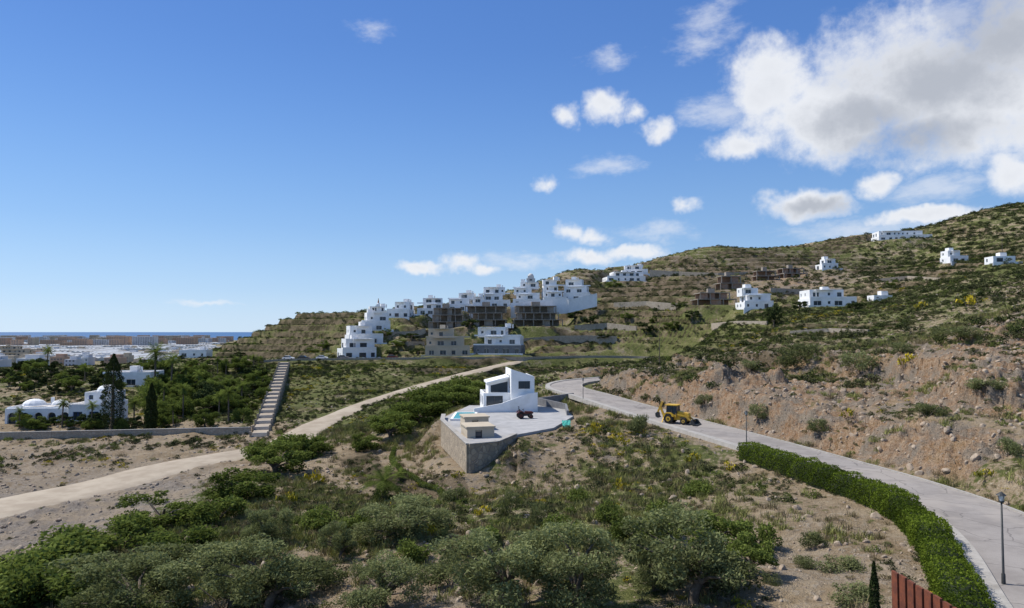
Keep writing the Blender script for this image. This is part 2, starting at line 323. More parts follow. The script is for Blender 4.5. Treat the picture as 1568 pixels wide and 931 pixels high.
nsum=mth(nt,'ADD',mth(nt,'MULTIPLY',mth(nt,'SUBTRACT',nA,.5),.9),mth(nt,'ADD',mth(nt,'MULTIPLY',mth(nt,'SUBTRACT',nB,.5),1.7),mth(nt,'MULTIPLY',mth(nt,'SUBTRACT',nC,.5),1.3)))
fo=mapr(nt,mth(nt,'ADD',sp.outputs[1],nsum),.35,.6); fg=mapr(nt,mth(nt,'SUBTRACT',sp.outputs[0],nsum),.34,.58); fv=mapr(nt,mth(nt,'ADD',sp.outputs[2],mth(nt,'MULTIPLY',nsum,.6)),.3,.6)
fg=mth(nt,'MULTIPLY',fg,mth(nt,'SUBTRACT',1.0,mapr(nt,sp.outputs[1],.5,.9,0,.85)))
c=mixc(nt,fo,soil,rock); c=mixc(nt,fv,c,grav); c=mixc(nt,fg,c,grn)
ri=mapr(nt,mth(nt,'ADD',at.outputs[1],mth(nt,'MULTIPLY',mth(nt,'SUBTRACT',nC,.5),.9)),.15,.5,0,.9); c=mixc(nt,ri,c,mixc(nt,mapr(nt,nB,.4,.6),(.05,.042,.022),(.17,.13,.085)))  # terrace risers: brown earth with their shadow painted into the colour
nt.links.new(c,b.inputs['Base Color']); b.inputs['Roughness'].default_value=.95; b.inputs['Specular IOR Level'].default_value=.1
bn=nd(nt,'ShaderNodeBump'); bn.inputs['Strength'].default_value=.9; bn.inputs['Distance'].default_value=.5
nt.links.new(mth(nt,'ADD',nC,mth(nt,'MULTIPLY',nD,.4)),bn.inputs['Height']); nt.links.new(bn.outputs[0],b.inputs['Normal'])
GROUND=m
def foliage(name,dark,light,tr=.3):
    m,nt,b=newmat(name); nt.nodes.remove(b); out=nt.nodes['Material Output']
    a=nd(nt,'ShaderNodeVertexColor',layer_name='tint'); s=nd(nt,'ShaderNodeSeparateColor'); nt.links.new(a.outputs[0],s.inputs[0])
    oi=nd(nt,'ShaderNodeObjectInfo')
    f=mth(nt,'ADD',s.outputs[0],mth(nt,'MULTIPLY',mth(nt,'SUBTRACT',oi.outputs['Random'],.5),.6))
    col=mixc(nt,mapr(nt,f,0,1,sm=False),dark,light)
    d=nd(nt,'ShaderNodeBsdfDiffuse'); nt.links.new(col,d.inputs[0])
    if tr>0:
        t=nd(nt,'ShaderNodeBsdfTranslucent'); nt.links.new(mixc(nt,.5,col,(light[0]*1.3,light[1]*1.4,light[2])),t.inputs[0])
        ms=nd(nt,'ShaderNodeMixShader'); ms.inputs[0].default_value=tr; nt.links.new(d.outputs[0],ms.inputs[1]); nt.links.new(t.outputs[0],ms.inputs[2]); nt.links.new(ms.outputs[0],out.inputs[0])
    else: nt.links.new(d.outputs[0],out.inputs[0])
    return m
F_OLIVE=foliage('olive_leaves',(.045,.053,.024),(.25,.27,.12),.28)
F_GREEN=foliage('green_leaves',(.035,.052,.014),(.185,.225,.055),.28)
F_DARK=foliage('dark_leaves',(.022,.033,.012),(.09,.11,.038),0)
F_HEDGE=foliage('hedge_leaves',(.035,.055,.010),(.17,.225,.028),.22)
F_YEL=foliage('broom_flowers',(.12,.13,.02),(.66,.50,.04),0)
F_DRY=foliage('dry_scrub',(.12,.10,.05),(.31,.25,.14),0)
F_SCRUB=foliage('scrub_leaves',(.035,.043,.019),(.155,.155,.07),0)
F_GRASS=foliage('grass_blades',(.14,.15,.045),(.34,.34,.12),0)
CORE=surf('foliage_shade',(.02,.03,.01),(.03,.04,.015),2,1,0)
ROCKM=surf('loose_stones',(.28,.22,.165),(.40,.33,.25),2,.95,0,c3=(.33,.21,.13))
# ================================================================= mesh tools
def link(o): sc.collection.objects.link(o); return o
def empty(name,loc=(0,0,0),rot=0):
    e=bpy.data.objects.new(name,None); e.empty_display_size=1; e.location=loc; e.rotation_euler=(0,0,rot); return link(e)
class MB:
    def __init__(s): s.v=[];s.f=[];s.m=[]
    def poly(s,P,mat=0):
        k=len(s.v); s.v+= [tuple(p) for p in P]; s.f.append(tuple(range(k,k+len(P)))); s.m.append(mat)
    def box(s,x0,x1,y0,y1,z0,z1,mat=0):
        k=len(s.v); s.v+=[(x,y,z) for z in (z0,z1) for (x,y) in ((x0,y0),(x1,y0),(x1,y1),(x0,y1))]
        for q in ((0,3,2,1),(4,5,6,7),(0,1,5,4),(1,2,6,5),(2,3,7,6),(3,0,4,7)): s.f.append(tuple(k+i for i in q)); s.m.append(mat)
    def prism(s,prof,y0,y1,mat=0,axis='y'):
        k=len(s.v); n=len(prof)
        for y in (y0,y1):
            for (a,b) in prof: s.v.append((a,y,b) if axis=='y' else ((y,a,b) if axis=='x' else (a,b,y)))
        s.f.append(tuple(k+i for i in range(n))); s.f.append(tuple(k+n+i for i in reversed(range(n)))); s.m+= [mat,mat]
        for i in range(n): s.f.append((k+i,k+(i+1)%n,k+n+(i+1)%n,k+n+i)); s.m.append(mat)
    def tube(s,P,R,seg=7,mat=0,cap=True):
        k=len(s.v); P=[Vector(p) for p in P]
        for i,p in enumerate(P):
            d=(P[min(i+1,len(P)-1)]-P[max(i-1,0)]).normalized(); a=d.orthogonal().normalized() if abs(d.z)<.9 else Vector((1,0,0)); a=(a-d*a.dot(d)).normalized(); b=d.cross(a)
            for j in range(seg):
                th=2*math.pi*j/seg; s.v.append(tuple(p+(a*math.cos(th)+b*math.sin(th))*R[i]))
        for i in range(len(P)-1):
            for j in range(seg): s.f.append((k+i*seg+j,k+i*seg+(j+1)%seg,k+(i+1)*seg+(j+1)%seg,k+(i+1)*seg+j)); s.m.append(mat)
        if cap: s.f.append(tuple(k+j for j in range(seg))); s.f.append(tuple(k+(len(P)-1)*seg+j for j in range(seg))); s.m+=[mat,mat]
    def bar(s,a,b,w,h,mat=0):
        a=Vector(a);b=Vector(b); d=(b-a).normalized(); sd=d.cross(Vector((0,0,1))); sd=sd.normalized() if sd.length>1e-3 else Vector((0,1,0)); up=sd.cross(d)
        k=len(s.v)
        for p in (a,b):
            for i,j in ((-1,-1),(1,-1),(1,1),(-1,1)): s.v.append(tuple(p+sd*i*w/2+up*j*h/2))
        for q in ((0,1,2,3),(7,6,5,4),(0,4,5,1),(1,5,6,2),(2,6,7,3),(3,7,4,0)): s.f.append(tuple(k+i for i in q)); s.m.append(mat)
    def obj(s,name,mats,parent=None,smooth_=False,lnk=True):
        me=bpy.data.meshes.new(name); me.from_pydata(s.v,[],s.f)
        for m in mats: me.materials.append(m)
        me.polygons.foreach_set('material_index',s.m); 
        if smooth_: me.polygons.foreach_set('use_smooth',[True]*len(s.f))
        me.update(); o=bpy.data.objects.new(name,me)
        if lnk: link(o)
        if parent: o.parent=parent
        return o
def quadmesh(name,Qv,tint,mat,extra=None,extramat=None,lnk=True):
    N=len(Qv); V=Qv.reshape(-1,3); ev=np.array(extra.v) if extra and extra.v else np.zeros((0,3))
    allv=np.concatenate([V,ev]); me=bpy.data.meshes.new(name); me.vertices.add(len(allv)); me.vertices.foreach_set('co',allv.ravel().astype(np.float32))
    ef=extra.f if extra else []; sizes=[4]*N+[len(f) for f in ef]; loops=list(range(4*N))+[4*N+i for f in ef for i in f]
    me.loops.add(len(loops)); me.loops.foreach_set('vertex_index',loops); me.polygons.add(len(sizes))
    st_=np.concatenate([[0],np.cumsum(sizes)[:-1]]); me.polygons.foreach_set('loop_start',st_.astype(np.int32)); 
    me.materials.append(mat)
    if extra: me.materials.append(extramat or BARK); me.polygons.foreach_set('material_index',[0]*N+[1]*len(ef))
    me.update(calc_edges=True); me.validate()
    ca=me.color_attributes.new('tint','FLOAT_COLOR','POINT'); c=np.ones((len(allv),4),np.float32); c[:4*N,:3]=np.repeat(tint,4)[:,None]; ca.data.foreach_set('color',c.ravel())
    o=bpy.data.objects.new(name,me)
    if lnk: link(o)
    return o
def leaves(C,size,r,aspect=.5,up=.0):
    N=len(C); n=r.normal(size=(N,3)); n[:,2]+=up; n/=np.linalg.norm(n,axis=1)[:,None]
    t=np.cross(n,r.normal(size=(N,3))); t/=np.linalg.norm(t,axis=1)[:,None]+1e-9; b=np.cross(n,t)
    s=(size*r.uniform(.6,1.3,N))[:,None]
    return np.stack([C-t*s,C+b*s*aspect,C+t*s,C-b*s*aspect],1)
def clumps(centers,rad,nper,r,flat=.8):
    C=[];T=[]
    for (c,rr) in zip(centers,rad):
        k=int(nper*rr*rr); d=r.normal(size=(k,3)); d/=np.linalg.norm(d,axis=1)[:,None]
        q=r.uniform(.45,1.05,k)[:,None]; p=c+d*q*rr*np.array([1,1,flat]); C.append(p)
        T.append(np.clip(.42+r.normal()*.14+d[:,2]*.28*q[:,0]+(q[:,0]-.8)*.6+r.normal(size=k)*.12,0,1))  # shading put into the tint: inner leaves darker, upper ones lighter
    return np.concatenate(C),np.concatenate(T)
def bush(name,seed,rad,h,nclump,nper,ls,mat,core=False,lnk=False,asp=.5):
    r=np.random.default_rng(seed); cs=[];rs=[]
    for i in range(nclump):
        a=r.uniform(0,6.28); q=math.sqrt(r.uniform(0,1))*rad*.72; zz=r.uniform(.18,.8)*h*(1-(q/rad)**2*.6); cs.append(np.array([math.cos(a)*q,math.sin(a)*q,zz])); rs.append(rad*r.uniform(.22,.44))
    C,T=clumps(cs,rs,nper,r,h/rad*.6 if h<rad else .85); k=C[:,2]>-.05; C=C[k];T=T[k]
    mb=MB()
    for i in range(4):
        a=r.uniform(0,6.28); mb.tube([(0,0,-.3),(math.cos(a)*rad*.2,math.sin(a)*rad*.2,h*.3),(math.cos(a)*rad*.5,math.sin(a)*rad*.5,h*.65)],[.03*rad,.02*rad,.008*rad],3,cap=False)
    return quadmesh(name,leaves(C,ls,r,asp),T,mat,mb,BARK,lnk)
def tree(name,seed,rad,h,trunk,nclump,nper,ls,mat,lnk=False,asp=.4,lo=.3):
    r=np.random.default_rng(seed); mb=MB(); cs=[];rs=[]
    mb.tube([(0,0,-.5),(.05*rad,0,trunk*.5),(.1*rad,.05*rad,trunk)],[.09*rad,.07*rad,.06*rad],8)
    for i in range(nclump):
        a=i*2.4+r.uniform(-.4,.4); q=math.sqrt(r.uniform(.02,1))*rad*.78; zz=h*(lo+(1-lo)*r.uniform(.05,.95)*(1-(q/rad)**2*.5)); c=np.array([math.cos(a)*q,math.sin(a)*q,zz])
        cs.append(c); rs.append(rad*r.uniform(.14,.34))
        if i%2==0: mb.tube([(.1*rad,.05*rad,trunk*.9),tuple(c*np.array([.45,.45,.8])),tuple(c)],[.045*rad,.025*rad,.008*rad],5)
    C,T=clumps(cs,rs,nper,r)
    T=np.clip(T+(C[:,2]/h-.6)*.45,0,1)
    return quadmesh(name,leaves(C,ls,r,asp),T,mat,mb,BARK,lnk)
def scatter(name,protos,P,S,R,I):
    coll=bpy.data.collections.new(name+'_kinds')
    for p in protos: coll.objects.link(p)
    nP=len(P); me=bpy.data.meshes.new(name); me.vertices.add(nP); me.vertices.foreach_set('co',np.asarray(P,np.float32).ravel())
    a=me.attributes.new('sc','FLOAT','POINT'); a.data.foreach_set('value',np.asarray(S,np.float32))
    a=me.attributes.new('rt','FLOAT_VECTOR','POINT'); a.data.foreach_set('vector',np.asarray(R,np.float32).ravel())
    a=me.attributes.new('ix','INT','POINT'); a.data.foreach_set('value',np.asarray(I,np.int32))
    o=link(bpy.data.objects.new(name,me)); ng=bpy.data.node_groups.new(name,'GeometryNodeTree')
    ng.interface.new_socket('Geometry',in_out='INPUT',socket_type='NodeSocketGeometry'); ng.interface.new_socket('Geometry',in_out='OUTPUT',socket_type='NodeSocketGeometry')
    gi=ng.nodes.new('NodeGroupInput'); go=ng.nodes.new('NodeGroupOutput'); ip=ng.nodes.new('GeometryNodeInstanceOnPoints'); ci=ng.nodes.new('GeometryNodeCollectionInfo')
    ci.inputs['Collection'].default_value=coll; ci.inputs['Separate Children'].default_value=True; ci.inputs['Reset Children'].default_value=True
    ip.inputs['Pick Instance'].default_value=True
    def na(nm,dt):
        q=ng.nodes.new('GeometryNodeInputNamedAttribute'); q.data_type=dt; q.inputs[0].default_value=nm
        return [s for s in q.outputs if s.enabled and s.name=='Attribute'][0]
    L=ng.links; L.new(gi.outputs[0],ip.inputs['Points']); L.new(ci.outputs[0],ip.inputs['Instance']); L.new(na('ix','INT'),ip.inputs['Instance Index']); L.new(na('sc','FLOAT'),ip.inputs['Scale']); L.new(na('rt','FLOAT_VECTOR'),ip.inputs['Rotation']); L.new(ip.outputs[0],go.inputs[0])
    mod=o.modifiers.new('scatter','NODES'); mod.node_group=ng
    return o
# ================================================================= terrain mesh
me=bpy.data.meshes.new('terrain'); co_=np.stack([X,Y,Z+CZ],1).astype(np.float32); me.vertices.add(len(X)); me.vertices.foreach_set('co',co_.ravel())
ii,jj=np.meshgrid(np.arange(NR-1),np.arange(NT-1),indexing='ij'); a=(ii*NT+jj).ravel(); fq=np.stack([a,a+1,a+NT+1,a+NT],1).astype(np.int32)
me.loops.add(fq.size); me.loops.foreach_set('vertex_index',fq.ravel()); me.polygons.add(len(fq)); me.polygons.foreach_set('loop_start',np.arange(0,fq.size,4,dtype=np.int32))
me.polygons.foreach_set('use_smooth',np.ones(len(fq),bool)); me.materials.append(GROUND); me.update(calc_edges=True)
ca=me.color_attributes.new('zone','FLOAT_COLOR','POINT'); cc=np.stack([G,O,V,RI],1).astype(np.float32); ca.data.foreach_set('color',cc.ravel())
link(bpy.data.objects.new('terrain',me))
# sea
m,nt,b=newmat('sea_water'); b.inputs['Base Color'].default_value=(.02,.10,.24,1); b.inputs['Roughness'].default_value=.5
bn=nd(nt,'ShaderNodeBump'); bn.inputs['Strength'].default_value=.4; bn.inputs['Distance'].default_value=2; nt.links.new(noise(nt,.02,4,.7,coords(nt)),bn.inputs['Height']); nt.links.new(bn.outputs[0],b.inputs['Normal'])
mb=MB(); mb.poly([(-90000,2600,0),(90000,2600,0),(90000,80000,0),(-90000,80000,0)]); mb.obj('sea',[m])
def ribbon(mb,line,offs,mat):
    d=np.gradient(line[:,:2],axis=0); d/=np.linalg.norm(d,axis=1)[:,None]; nr=np.stack([d[:,1],-d[:,0]],1); k=len(mb.v); n_=len(offs)
    for i,p in enumerate(line):
        for (o,h) in offs:
            oo=o[i] if hasattr(o,'__len__') else o
            mb.v.append((p[0]+nr[i,0]*oo,p[1]+nr[i,1]*oo,p[2]+CZ+h))
    for i in range(len(line)-1):
        for j in range(n_-1): mb.f.append((k+i*n_+j,k+i*n_+j+1,k+(i+1)*n_+j+1,k+(i+1)*n_+j)); mb.m.append(mat)
mb=MB(); ribbon(mb,road,[(-3.4,0),(-1.1,.03),(1.1,.03),(3.4,0)],0)
ribbon(mb,road,[(-3.4,-.2),(-3.4,.13),(-3.6,.13),(-4.4,.14),(-4.5,-.6)],1); ribbon(mb,road,[(3.4,-.2),(3.4,.13),(3.65,.13),(3.7,-.6)],1)
mb.obj('paved_road',[ROADM,KERB])
mb=MB(); wob=fbm(np.arange(len(dirt))/9.0,np.zeros(len(dirt)),5,3)
ribbon(mb,dirt,[(-(dw+.9+wob),-.35),(-(dw+wob*.8),.03),(-dw*.55,-.03),(-dw*.3,.03),(dw*.3,.04),(dw*.55,-.03),(dw-wob*.8,.02),(dw+.9-wob,-.35)],0); mb.obj('dirt_track',[DIRT],smooth_=True)
mb=MB(); ribbon(mb,lane,[(-3,-.4),(-2.8,0),(2.8,0),(3,-.4)],0); ribbon(mb,lane,[(3.0,-1.5),(3.0,.5),(3.3,.5),(3.3,-1.5)],1); mb.obj('hillside_lane',[DIRT,STONE2])
# ================================================================= buildings
def facade(W,Gm,Fm,p0,dv,nv,L,z0,z1,wins,depth=.3):
    sc_=sorted(set([0,L]+[a for w in wins for a in w[:2]])); zc=sorted(set([z0,z1]+[a for w in wins for a in w[2:4]]))
    P=lambda s,z,o=0:(p0[0]+dv[0]*s-nv[0]*o,p0[1]+dv[1]*s-nv[1]*o,z)
    for i in range(len(sc_)-1):
        for j in range(len(zc)-1):
            a,b_,c_,d_=sc_[i],sc_[i+1],zc[j],zc[j+1]; ms=(a+b_)/2; mz=(c_+d_)/2
            if any(w[0]<ms<w[1] and w[2]<mz<w[3] for w in wins): continue
            W.poly([P(a,c_),P(b_,c_),P(b_,d_),P(a,d_)])
    for (a,b_,c_,d_) in wins:
        for q in ([P(a,c_),P(b_,c_),P(b_,c_,depth),P(a,c_,depth)],[P(a,d_),P(b_,d_),P(b_,d_,depth),P(a,d_,depth)],[P(a,c_),P(a,d_),P(a,d_,depth),P(a,c_,depth)],[P(b_,c_),P(b_,d_),P(b_,d_,depth),P(b_,c_,depth)]): W.poly(q)
        Gm.poly([P(a,c_,depth),P(b_,c_,depth),P(b_,d_,depth),P(a,d_,depth)])
        nm=max(1,int(round((b_-a)/1.3))); fw=.07
        for k in range(nm+1):
            s=a+(b_-a)*k/nm; s=min(max(s,a+fw/2),b_-fw/2); Fm.bar(P(s,c_,depth-.04),P(s,d_,depth-.04),fw,.06)
        Fm.bar(P(a,c_+.035,depth-.04),P(b_,c_+.035,depth-.04),.05,.07); Fm.bar(P(a,d_-.035,depth-.04),P(b_,d_-.035,depth-.04),.05,.07)
def block(W,Gm,Fm,R,x0,x1,y0,y1,z0,z1,wf=(),wl=(),wr=(),wb=(),par=.5,pw=.25):
    facade(W,Gm,Fm,(x0,y0),(1,0),(0,-1),x1-x0,z0,z1,wf); facade(W,Gm,Fm,(x0,y1),(0,-1),(-1,0),y1-y0,z0,z1,wl)
    facade(W,Gm,Fm,(x1,y0),(0,1),(1,0),y1-y0,z0,z1,wr); facade(W,Gm,Fm,(x1,y1),(-1,0),(0,1),x1-x0,z0,z1,wb)
    a=[(x0,y0),(x1,y0),(x1,y1),(x0,y1)]; b_=[(x0+pw,y0+pw),(x1-pw,y0+pw),(x1-pw,y1-pw),(x0+pw,y1-pw)]
    for i in range(4):
        j=(i+1)%4; W.poly([(*a[i],z1),(*a[j],z1),(*b_[j],z1),(*b_[i],z1)]); W.poly([(*b_[i],z1),(*b_[j],z1),(*b_[j],z1-par),(*b_[i],z1-par)])
    R.poly([(*p,z1-par) for p in b_])
def winrow(L,z,r,big=.5,h=2.9):
    out=[];s=r.uniform(.8,1.6)
    while s<L-1.5:
        if r.random()<big: w=min(r.uniform(1.6,2.8),L-s-.6); out.append((s,s+w,z+.15,z+min(2.2,h-.6)))
        else: w=1.0; out.append((s,s+w,z+1.0,z+min(2.1,h-.6)))
        s+=w+r.uniform(1.3,3.4)
    return out
def make_house(nm,x,y,z,w,h,dp,rot,sty,seed):
    r=random.Random(seed); e=empty(nm,(x,y,z+CZ),rot); W,Gm,Fm,R,X2=MB(),MB(),MB(),MB(),MB()
    wallm={'v':WHITE,'w':WHITE,'b':BEIGE,'g':WHITE,'c':CONC,'r':BRICK}[sty]
    if sty in 'cr':
        ns=max(2,int(round(h/3.0))); hs=h/ns; nx=max(3,int(w/4)+1)
        for k in range(ns):
            xa=-w/2+(0 if k==0 else r.uniform(0,w*.15)); xb=w/2-(0 if k==0 else r.uniform(0,w*.15)); ya=-dp/2+k*1.3
            W.box(xa,xb,ya,dp/2,(k+1)*hs-.3,(k+1)*hs)
            for i in range(nx):
                px=xa+.2+(xb-xa-.4)*i/(nx-1)
                W.box(px-.18,px+.18,ya+.25,ya+.6,k*hs+(-3 if k==0 else 0),(k+1)*hs-.3)
                if i<nx-1 and r.random()<.45:
                    q=(xb-xa-.4)/(nx-1); X2.box(px+.2,px+q*r.uniform(.4,.9),ya+.9,ya+1.1,k*hs,(k+1)*hs-.32)
            X2.box(xa+.3,xb-.3,dp/2-1.8,dp/2-1.5,k*hs-(2 if k==0 else 0),(k+1)*hs-.31)
            if k<ns-1: W.box(xa+.6,xa+.75,ya,ya+.1,(k+1)*hs,(k+1)*hs+1)
        W.box(-.1*w,.08*w,dp/2-4,dp/2-1.9,ns*hs+.01,ns*hs+2)
        W.obj('concrete_frame',[wallm if sty=='c' else CONC],e); X2.obj('block_infill',[BRICK if sty=='r' else CONC],e); return e
    ns=max(1,int(round(h/3.2))); hs=h/ns
    if sty=='w': ns=2;hs=h/2
    for k in range(ns):
        sh=r.choice([-1,1]); cut=0 if k==0 else r.uniform(.12,.3)*w*(k if k<2 else 1.4)
        xa=-w/2+(cut if sh>0 else cut*.15); xb=w/2-(cut if sh<0 else cut*.15); ya=-dp/2+(0 if k==0 else k*1.9)
        z0=k*hs-(4 if k==0 else .45)
        wf=winrow(xb-xa,k*hs,r,.65,hs); wl=winrow(dp/2-ya,k*hs,r,.2,hs); wr=winrow(dp/2-ya,k*hs,r,.2,hs)
        base=MB() if (sty=='g' and k==0) else W
        block(base,Gm,Fm,R,xa,xb,ya,dp/2-.002*k,z0,(k+1)*hs,wf,wl,wr,(),.42)
        if base is not W: base.obj('grey_base_storey',[GREYW],e)
        if k>0:
            bx0=xa+r.uniform(0,.3)*(xb-xa); bx1=min(xb,bx0+r.uniform(.4,.7)*(xb-xa)); X2.box(bx0,bx1,ya-1.3,ya-.003,(k+1)*hs-.25,(k+1)*hs-.02)
            if r.random()<.6: X2.box(bx0+.1,bx0+.3,ya-1.25,ya-1.05,k*hs-.4,(k+1)*hs-.26)
            W.box(-w/2+.02,w/2-.02,-dp/2+(k-1)*1.9-.12,-dp/2+(k-1)*1.9-.004,k*hs-.0,k*hs+.55)
    kx=r.uniform(-.2,.2)*w; top=ns*hs
    if sty!='w':
        X2.box(kx-.9,kx+1.3,dp/2-3.2,dp/2-.6,top-.4,top+1.5); X2.box(kx+1.8,kx+2.3,dp/2-1.6,dp/2-1.1,top-.4,top+1.2)
    X2.box(-w/2-1.5,w/2+1,-dp/2-2.6,-dp/2-2.35,-3.5,.5)
    W.obj('walls',[wallm],e); Gm.obj('window_glass',[GLASS],e); Fm.obj('window_frames',[FRAME if r.random()<.4 else WHITE],e); R.obj('flat_roof',[ROOF],e); X2.obj('canopy_and_terrace',[wallm],e)
    return e
for i,hh in enumerate(H): make_house(*hh,seed=100+i)
def lathe_dome(mb,c,r,h,seg=12,mat=0):
    prev=None
    for k in range(5):
        a=k/4*math.pi/2; mbp=[(c[0]+r*math.cos(a)*math.cos(2*math.pi*j/seg),c[1]+r*math.cos(a)*math.sin(2*math.pi*j/seg),c[2]+h*math.sin(a)) for j in range(seg)]
        if prev:
            for j in range(seg): mb.poly([prev[j],prev[(j+1)%seg],mbp[(j+1)%seg],mbp[j]],mat)
        prev=mbp
def tower(nm,u,v,wm,hm,mat,spire):
    x,y,z=pick(u,v,dmin=200); e=empty(nm,(x,y+4,gz(x,y+4)+CZ)); W,Gm,Fm,R=MB(),MB(),MB(),MB()
    block(W,Gm,Fm,R,-wm/2,wm/2,-wm/2,wm/2,-4,hm,[(wm*.35,wm*.65,hm*.6,hm*.85)],[(wm*.35,wm*.65,hm*.6,hm*.85)],[(wm*.35,wm*.65,hm*.6,hm*.85)])
    W.box(-wm*.36,wm*.36,-wm*.36,wm*.36,hm-.4,hm+wm*.3); lathe_dome(W,(0,0,hm+wm*.3),wm*.33,wm*.3)
    if spire: R.tube([(0,0,hm+wm*.5),(0,0,hm+wm*.8),(0,0,hm+wm*1.6)],[.5,.35,.05],8)
    W.obj('tower_walls',[mat],e); Gm.obj('openings',[GLASS],e); Fm.obj('frames',[FRAME],e); R.obj('roof_and_finial',[TERRA],e)
tower('domed_tower',813,436,5,3.5,ROOF,False); tower('spired_tower',577,478,2.4,3.6,WHITE,True)
def wallline(nm,P,th,mat,zb=-3,cap=None):
    mb=MB()
    for (a,b_) in zip(P[:-1],P[1:]):
        a3=Vector(a);b3=Vector(b_); d=(b3-a3); d.z=0; d.normalize(); n_=Vector((d.y,-d.x,0))*th/2
        q=[a3-n_,b3-n_,b3+n_,a3+n_]; top=[tuple(p) for p in q]; bot=[(p[0],p[1],p[2]+zb) for p in q]
        mb.poly(top); 
        for i in range(4): j=(i+1)%4; mb.poly([bot[i],bot[j],top[j],top[i]])
        if cap:
            n2=n_*1.35; q=[a3-n2,b3-n2,b3+n2,a3+n2]; lo=[(p[0],p[1],p[2]+.003) for p in q]; hi=[(p[0],p[1],p[2]+.12) for p in q]; mb.poly(hi,1)
            for i in range(4): j=(i+1)%4; mb.poly([lo[i],lo[j],hi[j],hi[i]],1)
    return mb.obj(nm,[mat,cap or mat])
def W3(u,v,d): t,s=ray(u,v); return (t*d,d,s*d+CZ)
wallline('white_retaining_wall',[W3(782,464,322),W3(846,458,320),W3(870,456,320)],.5,WHITE,-7); wallline('white_retaining_wall',[W3(870,459,319),W3(914,449,321)],.5,WHITE,-6)
wallline('stone_retaining_wall',[W3(995,413,392),W3(1040,416,385),W3(1100,418,372),(W3(1180,415,375)),W3(1360,416,380)],.6,STONE2,-4)
def terrwall(pts_uv,hh=1.6):
    P=[]
    for (u,v) in pts_uv:
        x,y,z=pick(u,v,dmin=110); P.append((x,y,gz(x,y)+CZ+hh))
    wallline('terrace_stone_wall',P,.5,STONE2,-4)
terrwall([(600,528),(625,530),(650,529)]); terrwall([(600,514),(630,513),(652,511)]); terrwall([(800,524),(850,522),(900,520),(945,522)]); terrwall([(880,505),(930,503),(975,506)]); terrwall([(940,470),(990,468),(1040,472)]); terrwall([(1180,447),(1230,449),(1290,447)])
terrwall([(1090,500),(1130,497),(1175,498)],1.2); terrwall([(1210,512),(1270,508),(1330,511)],.9); terrwall([(1340,432),(1390,428),(1440,431)],1.3)
e=empty('white_arched_villa',(lx,ly+5,lz_+CZ),.12); W,Gm,Fm,R=MB(),MB(),MB(),MB()
def arch_wall(mb,Gm,x0,x1,y,z0,z1,n_,aw,ah,zb,depth=.6):
    step=(x1-x0)/n_
    for i in range(n_):
        a=x0+i*step; cx=a+step/2; A=[(cx+aw/2*math.cos(t),zb+ah-aw/2+aw/2*math.sin(t)) for t in np.linspace(math.pi,0,9)]
        left=[(a,z0),(cx-aw/2,z0)]+[(cx-aw/2,zb+ah-aw/2)]+A[1:5]+[(cx,z1),(a,z1)]
        right=[(cx+aw/2,z0),(a+step,z0),(a+step,z1),(cx,z1)]+[A[4]]+A[5:8]+[(cx+aw/2,zb+ah-aw/2)]
        mb.prism(left,y,y+depth) ; mb.prism(right,y+.001,y+depth)
        Gm.poly([(cx-aw/2,y+depth+.08,z0),(cx+aw/2,y+depth+.08,z0),(cx+aw/2,y+depth+.08,zb+ah),(cx-aw/2,y+depth+.08,zb+ah)])
arch_wall(W,Gm,-12,3,-5,-3,3.6,5,1.9,2.6,0)
block(W,Gm,Fm,R,-12,3,-4.3,5,-3,3.9,(),winrow(9,0,random.Random(3),.2),())
block(W,Gm,Fm,R,3.02,12,-6.5,5,-3,4.6,winrow(8.9,.6,random.Random(4),.3),winrow(11,.6,random.Random(5),.2),winrow(11,.6,random.Random(6),.2))
block(W,Gm,Fm,R,5,11.5,-3,4.5,4.2,7.2,winrow(6.5,4.4,random.Random(8),.3),winrow(7,4.4,random.Random(9),.2),())
lathe_dome(W,(-8,0,3.9),2.6,1.6); lathe_dome(W,(8.5,1,7.2),2.3,1.6); lathe_dome(W,(-2.5,1,3.9),1.9,1.2)
W.box(-5.2,-4.6,2,2.6,3.6,5.6); W.obj('walls_and_domes',[WHITE],e); Gm.obj('window_glass',[GLASS],e); Fm.obj('window_frames',[BLUE],e); R.obj('roof_terraces',[ROOF],e)
gw=[]
for u in (-80,0,80,160,240,320,384):
    x,y,z=pick(u,672-8*max(u,0)/384,dmin=100); gw.append((x,y,z+CZ+1.3))
wallline('garden_boundary_wall',gw,.4,STONE2,-3,KERB)
# ---------------- modern villa on the plot
P=Vector((-.6,124,PZ+CZ)); e=empty('modern_white_villa',P,.12); W,Gm,Fm,R=MB(),MB(),MB(),MB()
block(W,Gm,Fm,R,-4.4,.3,0,8,-.6,3.1,[(.5,3.4,.2,2.6)],[(1,3,.8,2.4),(4.5,6.5,.8,2.4)],())
W.prism([(-3.4,2.7),(.28,2.7),(.28,5.6),(-3.4,4.6)],1.6,1.9); Gm.prism([(-3.0,3.1),(.0,3.1),(.0,5.0),(-3.0,4.3)],1.55,1.597); W.prism([(-3.4,2.7),(-3.1,2.7),(-3.1,4.66),(-3.4,4.6)],1.901,7.5); W.prism([(-3.7,4.62),(.29,5.62),(.29,5.92),(-3.7,4.92)],1.0,7.8)
W.prism([(.32,-.6),(4.4,-.6),(4.4,6.0),(.32,7.3)],-1.2,-.9); Gm.box(1.6,3.6,-1.26,-1.203,3.9,5.2); Fm.box(2.57,2.63,-1.3,-1.262,3.9,5.2); W.prism([(.32,-.6),(.62,-.6),(.62,7.2),(.32,7.3)],-.898,7.6); W.prism([(4.1,-.6),(4.4,-.6),(4.4,6.0),(4.1,6.09)],-.898,7.6); W.prism([(.63,6.6),(4.09,5.5),(4.09,5.8),(.63,6.9)],-.898,7.6,0); W.box(.63,4.09,7.3,7.6,-.6,5.5)
